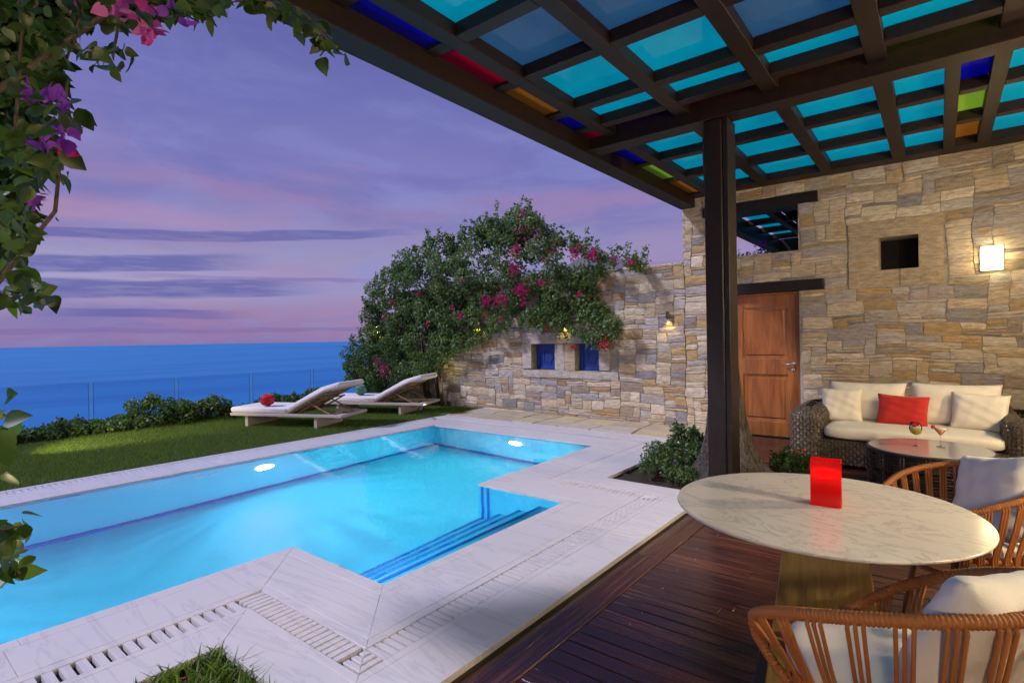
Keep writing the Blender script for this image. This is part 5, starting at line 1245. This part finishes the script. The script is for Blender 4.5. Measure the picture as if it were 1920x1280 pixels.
# ---- foreground vine, rooted in the patch, climbing to the pergola: every large leaf its own piece
VN = thing('bougainvillea_vine', 'dark bougainvillea vine with large leaves and pink and purple bracts framing the top left', 'bougainvillea', (-2.55, -.05, 0))
V0 = VN.location
def leafm(nm, w, fold, curl_):
    ts = [0, .12, .3, .5, .7, .87, 1.0]; ws = [.0, .72, 1.0, .9, .62, .28, 0.]
    V = []; fs = []
    for t_, wv in zip(ts, ws):
        z = -curl_*t_*t_; V += [(t_, -w*wv, z+fold*wv), (t_, 0, z), (t_, w*wv, z+fold*wv)]
    for i in range(6):
        for j in (0, 1): fs.append((i*3+j, (i+1)*3+j, (i+1)*3+j+1, i*3+j+1))
    b = MB(); b.add(V, fs); return b.mesh(nm, True)
LM = [leafm('leaf', .34, .06, .15), leafm('leaf', .38, .10, .28), leafm('leaf', .30, .03, .05)]
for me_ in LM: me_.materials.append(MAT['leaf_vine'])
BM = {}
for k_ in ('bract_pink', 'bract_purple', 'bract_magenta'):
    me_ = leafm('bract', .42, .12, .12); me_.materials.append(MAT[k_]); BM[k_] = me_
pr1 = [[(0, 0), (420, 0), (405, 42), (360, 38), (325, 55), (300, 30), (250, 60), (200, 75), (145, 70), (140, 105), (110, 160), (75, 165), (60, 180), (0, 200)],
       [(155, 95), (200, 88), (245, 95), (258, 130), (235, 148), (190, 142), (160, 125)],
       [(0, 190), (85, 170), (120, 185), (150, 210), (172, 235), (160, 265), (120, 270), (70, 260), (0, 280)],
       [(0, 270), (60, 265), (110, 290), (135, 320), (128, 350), (95, 350), (60, 365), (0, 380)],
       [(0, 370), (30, 385), (55, 425), (68, 445), (55, 478), (40, 500), (0, 520)],
       [(0, 500), (35, 505), (60, 530), (92, 560), (88, 580), (55, 590), (25, 600), (0, 585)],
       [(0, 750), (12, 752), (20, 790), (15, 830), (0, 840)], [(0, 855), (22, 860), (25, 880), (12, 900), (0, 930)],
       [(0, 985), (40, 978), (48, 1000), (0, 1012)], [(0, 1030), (25, 1040), (45, 1065), (28, 1095), (0, 1085)]]
cnt = [230, 26, 60, 66, 44, 34, 9, 6, 8, 9]
nleaf = 0; rest_P = []
VR = random.Random(21)
def put(me, p, size, parent, nm, droop=.8):
    o = bpy.data.objects.new(nm, me); C.objects.link(o); o.parent = parent; o.location = p-V0
    d = Vector((VR.gauss(0, 1), VR.gauss(0, 1), VR.gauss(-droop, .7))).normalized(); nrm = Vector((VR.gauss(0, 1), VR.gauss(-.3, 1), VR.gauss(.5, 1)))
    nrm = (nrm-d*nrm.dot(d)).normalized(); M_ = Matrix((d, nrm.cross(d), nrm)).transposed(); o.rotation_euler = M_.to_euler(); o.scale = (size,)*3; return o
for pl, n_ in zip(pr1, cnt):
    xs = [p[0] for p in pl]; ys_ = [p[1] for p in pl]; k = 0
    while k < n_:
        x, y = VR.uniform(min(xs), max(xs)), VR.uniform(min(ys_), max(ys_))
        if not inpoly(x, y, pl): continue
        dep = VR.uniform(1.30, 1.95); p = at(x, y-14, dep); k += 1
        if nleaf < 282: put(VR.choice(LM), p, .047*VR.uniform(.75, 1.25)*dep/1.6, VN, 'leaf'); nleaf += 1
        else: rest_P.append(p)
# extra dark mass further back in the crown
for _ in range(12000):
    x = VR.uniform(-150, 150)-20; y = VR.uniform(-120, 500)
    if x > 128-max(0, y)*.20+16*math.sin(y*.05) : continue
    rest_P.append(at(x, y-12, VR.uniform(1.75, 2.6)))
for _ in range(3400):
    x = VR.uniform(-50, 405); y = VR.uniform(-150, 40-x*.06)
    rest_P.append(at(x, y, VR.uniform(1.7, 2.4)))
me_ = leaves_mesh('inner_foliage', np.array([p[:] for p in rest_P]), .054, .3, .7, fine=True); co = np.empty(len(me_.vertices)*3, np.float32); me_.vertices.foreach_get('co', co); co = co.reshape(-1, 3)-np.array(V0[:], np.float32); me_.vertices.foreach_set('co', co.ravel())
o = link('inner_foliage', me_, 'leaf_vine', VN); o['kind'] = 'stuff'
for kk, spots in {'bract_pink': [(215, 12, 26, 7), (250, 15, 22, 6), (275, 70, 22, 12), (268, 55, 16, 7), (232, 38, 14, 5), (290, 22, 10, 2), (142, 17, 8, 2)], 'bract_purple': [(60, 190, 30, 8), (85, 188, 18, 6), (120, 200, 18, 6), (110, 262, 26, 9), (85, 276, 20, 7), (125, 258, 18, 6), (45, 255, 20, 4), (310, 20, 14, 4), (352, 45, 8, 3), (62, 378, 14, 7), (100, 172, 10, 2)], 'bract_magenta': [(118, 287, 10, 4)]}.items():
    for (px, py, rad, n_) in spots:
        dep = VR.uniform(1.35, 1.6)
        for k in range(n_): put(BM[kk], at(px+VR.gauss(0, rad*.5), py+VR.gauss(0, rad*.4)-6, dep+VR.uniform(-.06, .06)), .036*VR.uniform(.8, 1.2), VN, 'bract', .1)
# the spray that hangs in front of the pergola beam
sprays = [[(395, -30), (430, 5), (470, 0), (520, 5), (560, 15), (590, 45), (615, 75), (638, 100)], [(470, -20), (495, 10), (520, 28)], [(540, 5), (560, 40), (575, 62)], [(330, 10), (370, 20), (400, 30)], [(600, 60), (612, 90), (600, 105)],
          [(0, 560), (40, 545), (85, 562)], [(-20, 990), (10, 992), (40, 985)], [(-20, 1060), (20, 1050), (38, 1075)], [(60, 395), (95, 408), (70, 415)]]
for si, sp_ in enumerate(sprays):
    dep = [1.5, 1.5, 1.55, 1.6, 1.5, 1.4, 1.2, 1.2, 1.9][si]; P = [at(a, c_, dep) for a, c_ in sp_]
    b = MB(); b.tube(P, .0022, 5); b.build('twig', 'bark', VN)
    for a in range(len(P)-1):
        for s_ in range(4 if si not in (8,) else 3):
            f = (s_+VR.random())/4
            if si in (5, 6, 7) or True:
                sz = .042*VR.uniform(.75, 1.3) if si != 8 else .022
                put(VR.choice(LM), P[a].lerp(P[a+1], f)+Vector((VR.gauss(0, .012), VR.gauss(0, .012), VR.gauss(0, .012))), sz, VN, 'leaf', 1.0); nleaf += 1
for k, (pts, r_) in enumerate(([[(-2.55, -.05, -.03), (-2.5, .0, .9), (-2.35, .1, 1.7), (-2.15, .3, 2.25), (-1.9, .6, 2.6)], .018], [[(-2.5, 0, .8), (-2.3, .2, 1.5), (-2.2, .45, 1.95), (-2.25, .5, 2.4)], .010])):
    b = MB(); b.tube([Vector(p) for p in pts], [r_*(1-.6*i/(len(pts)-1)) for i in range(len(pts))], 8); b.build('branch', 'bark', VN, smooth=True)
for pxs_, dp in (([(30, -40), (42, 60), (34, 160), (28, 260)], 1.45), ([(62, -30), (70, 8), (62, 22)], 1.4), ([(28, 160), (90, 240), (150, 250)], 1.5), ([(150, -10), (152, 30), (125, 110)], 1.5), ([(220, -20), (222, 50), (212, 100)], 1.5)):
    b = MB(); b.tube([at(a, c_, dp) for a, c_ in pxs_], .004, 6); b.build('branch', 'bark', VN, smooth=True)
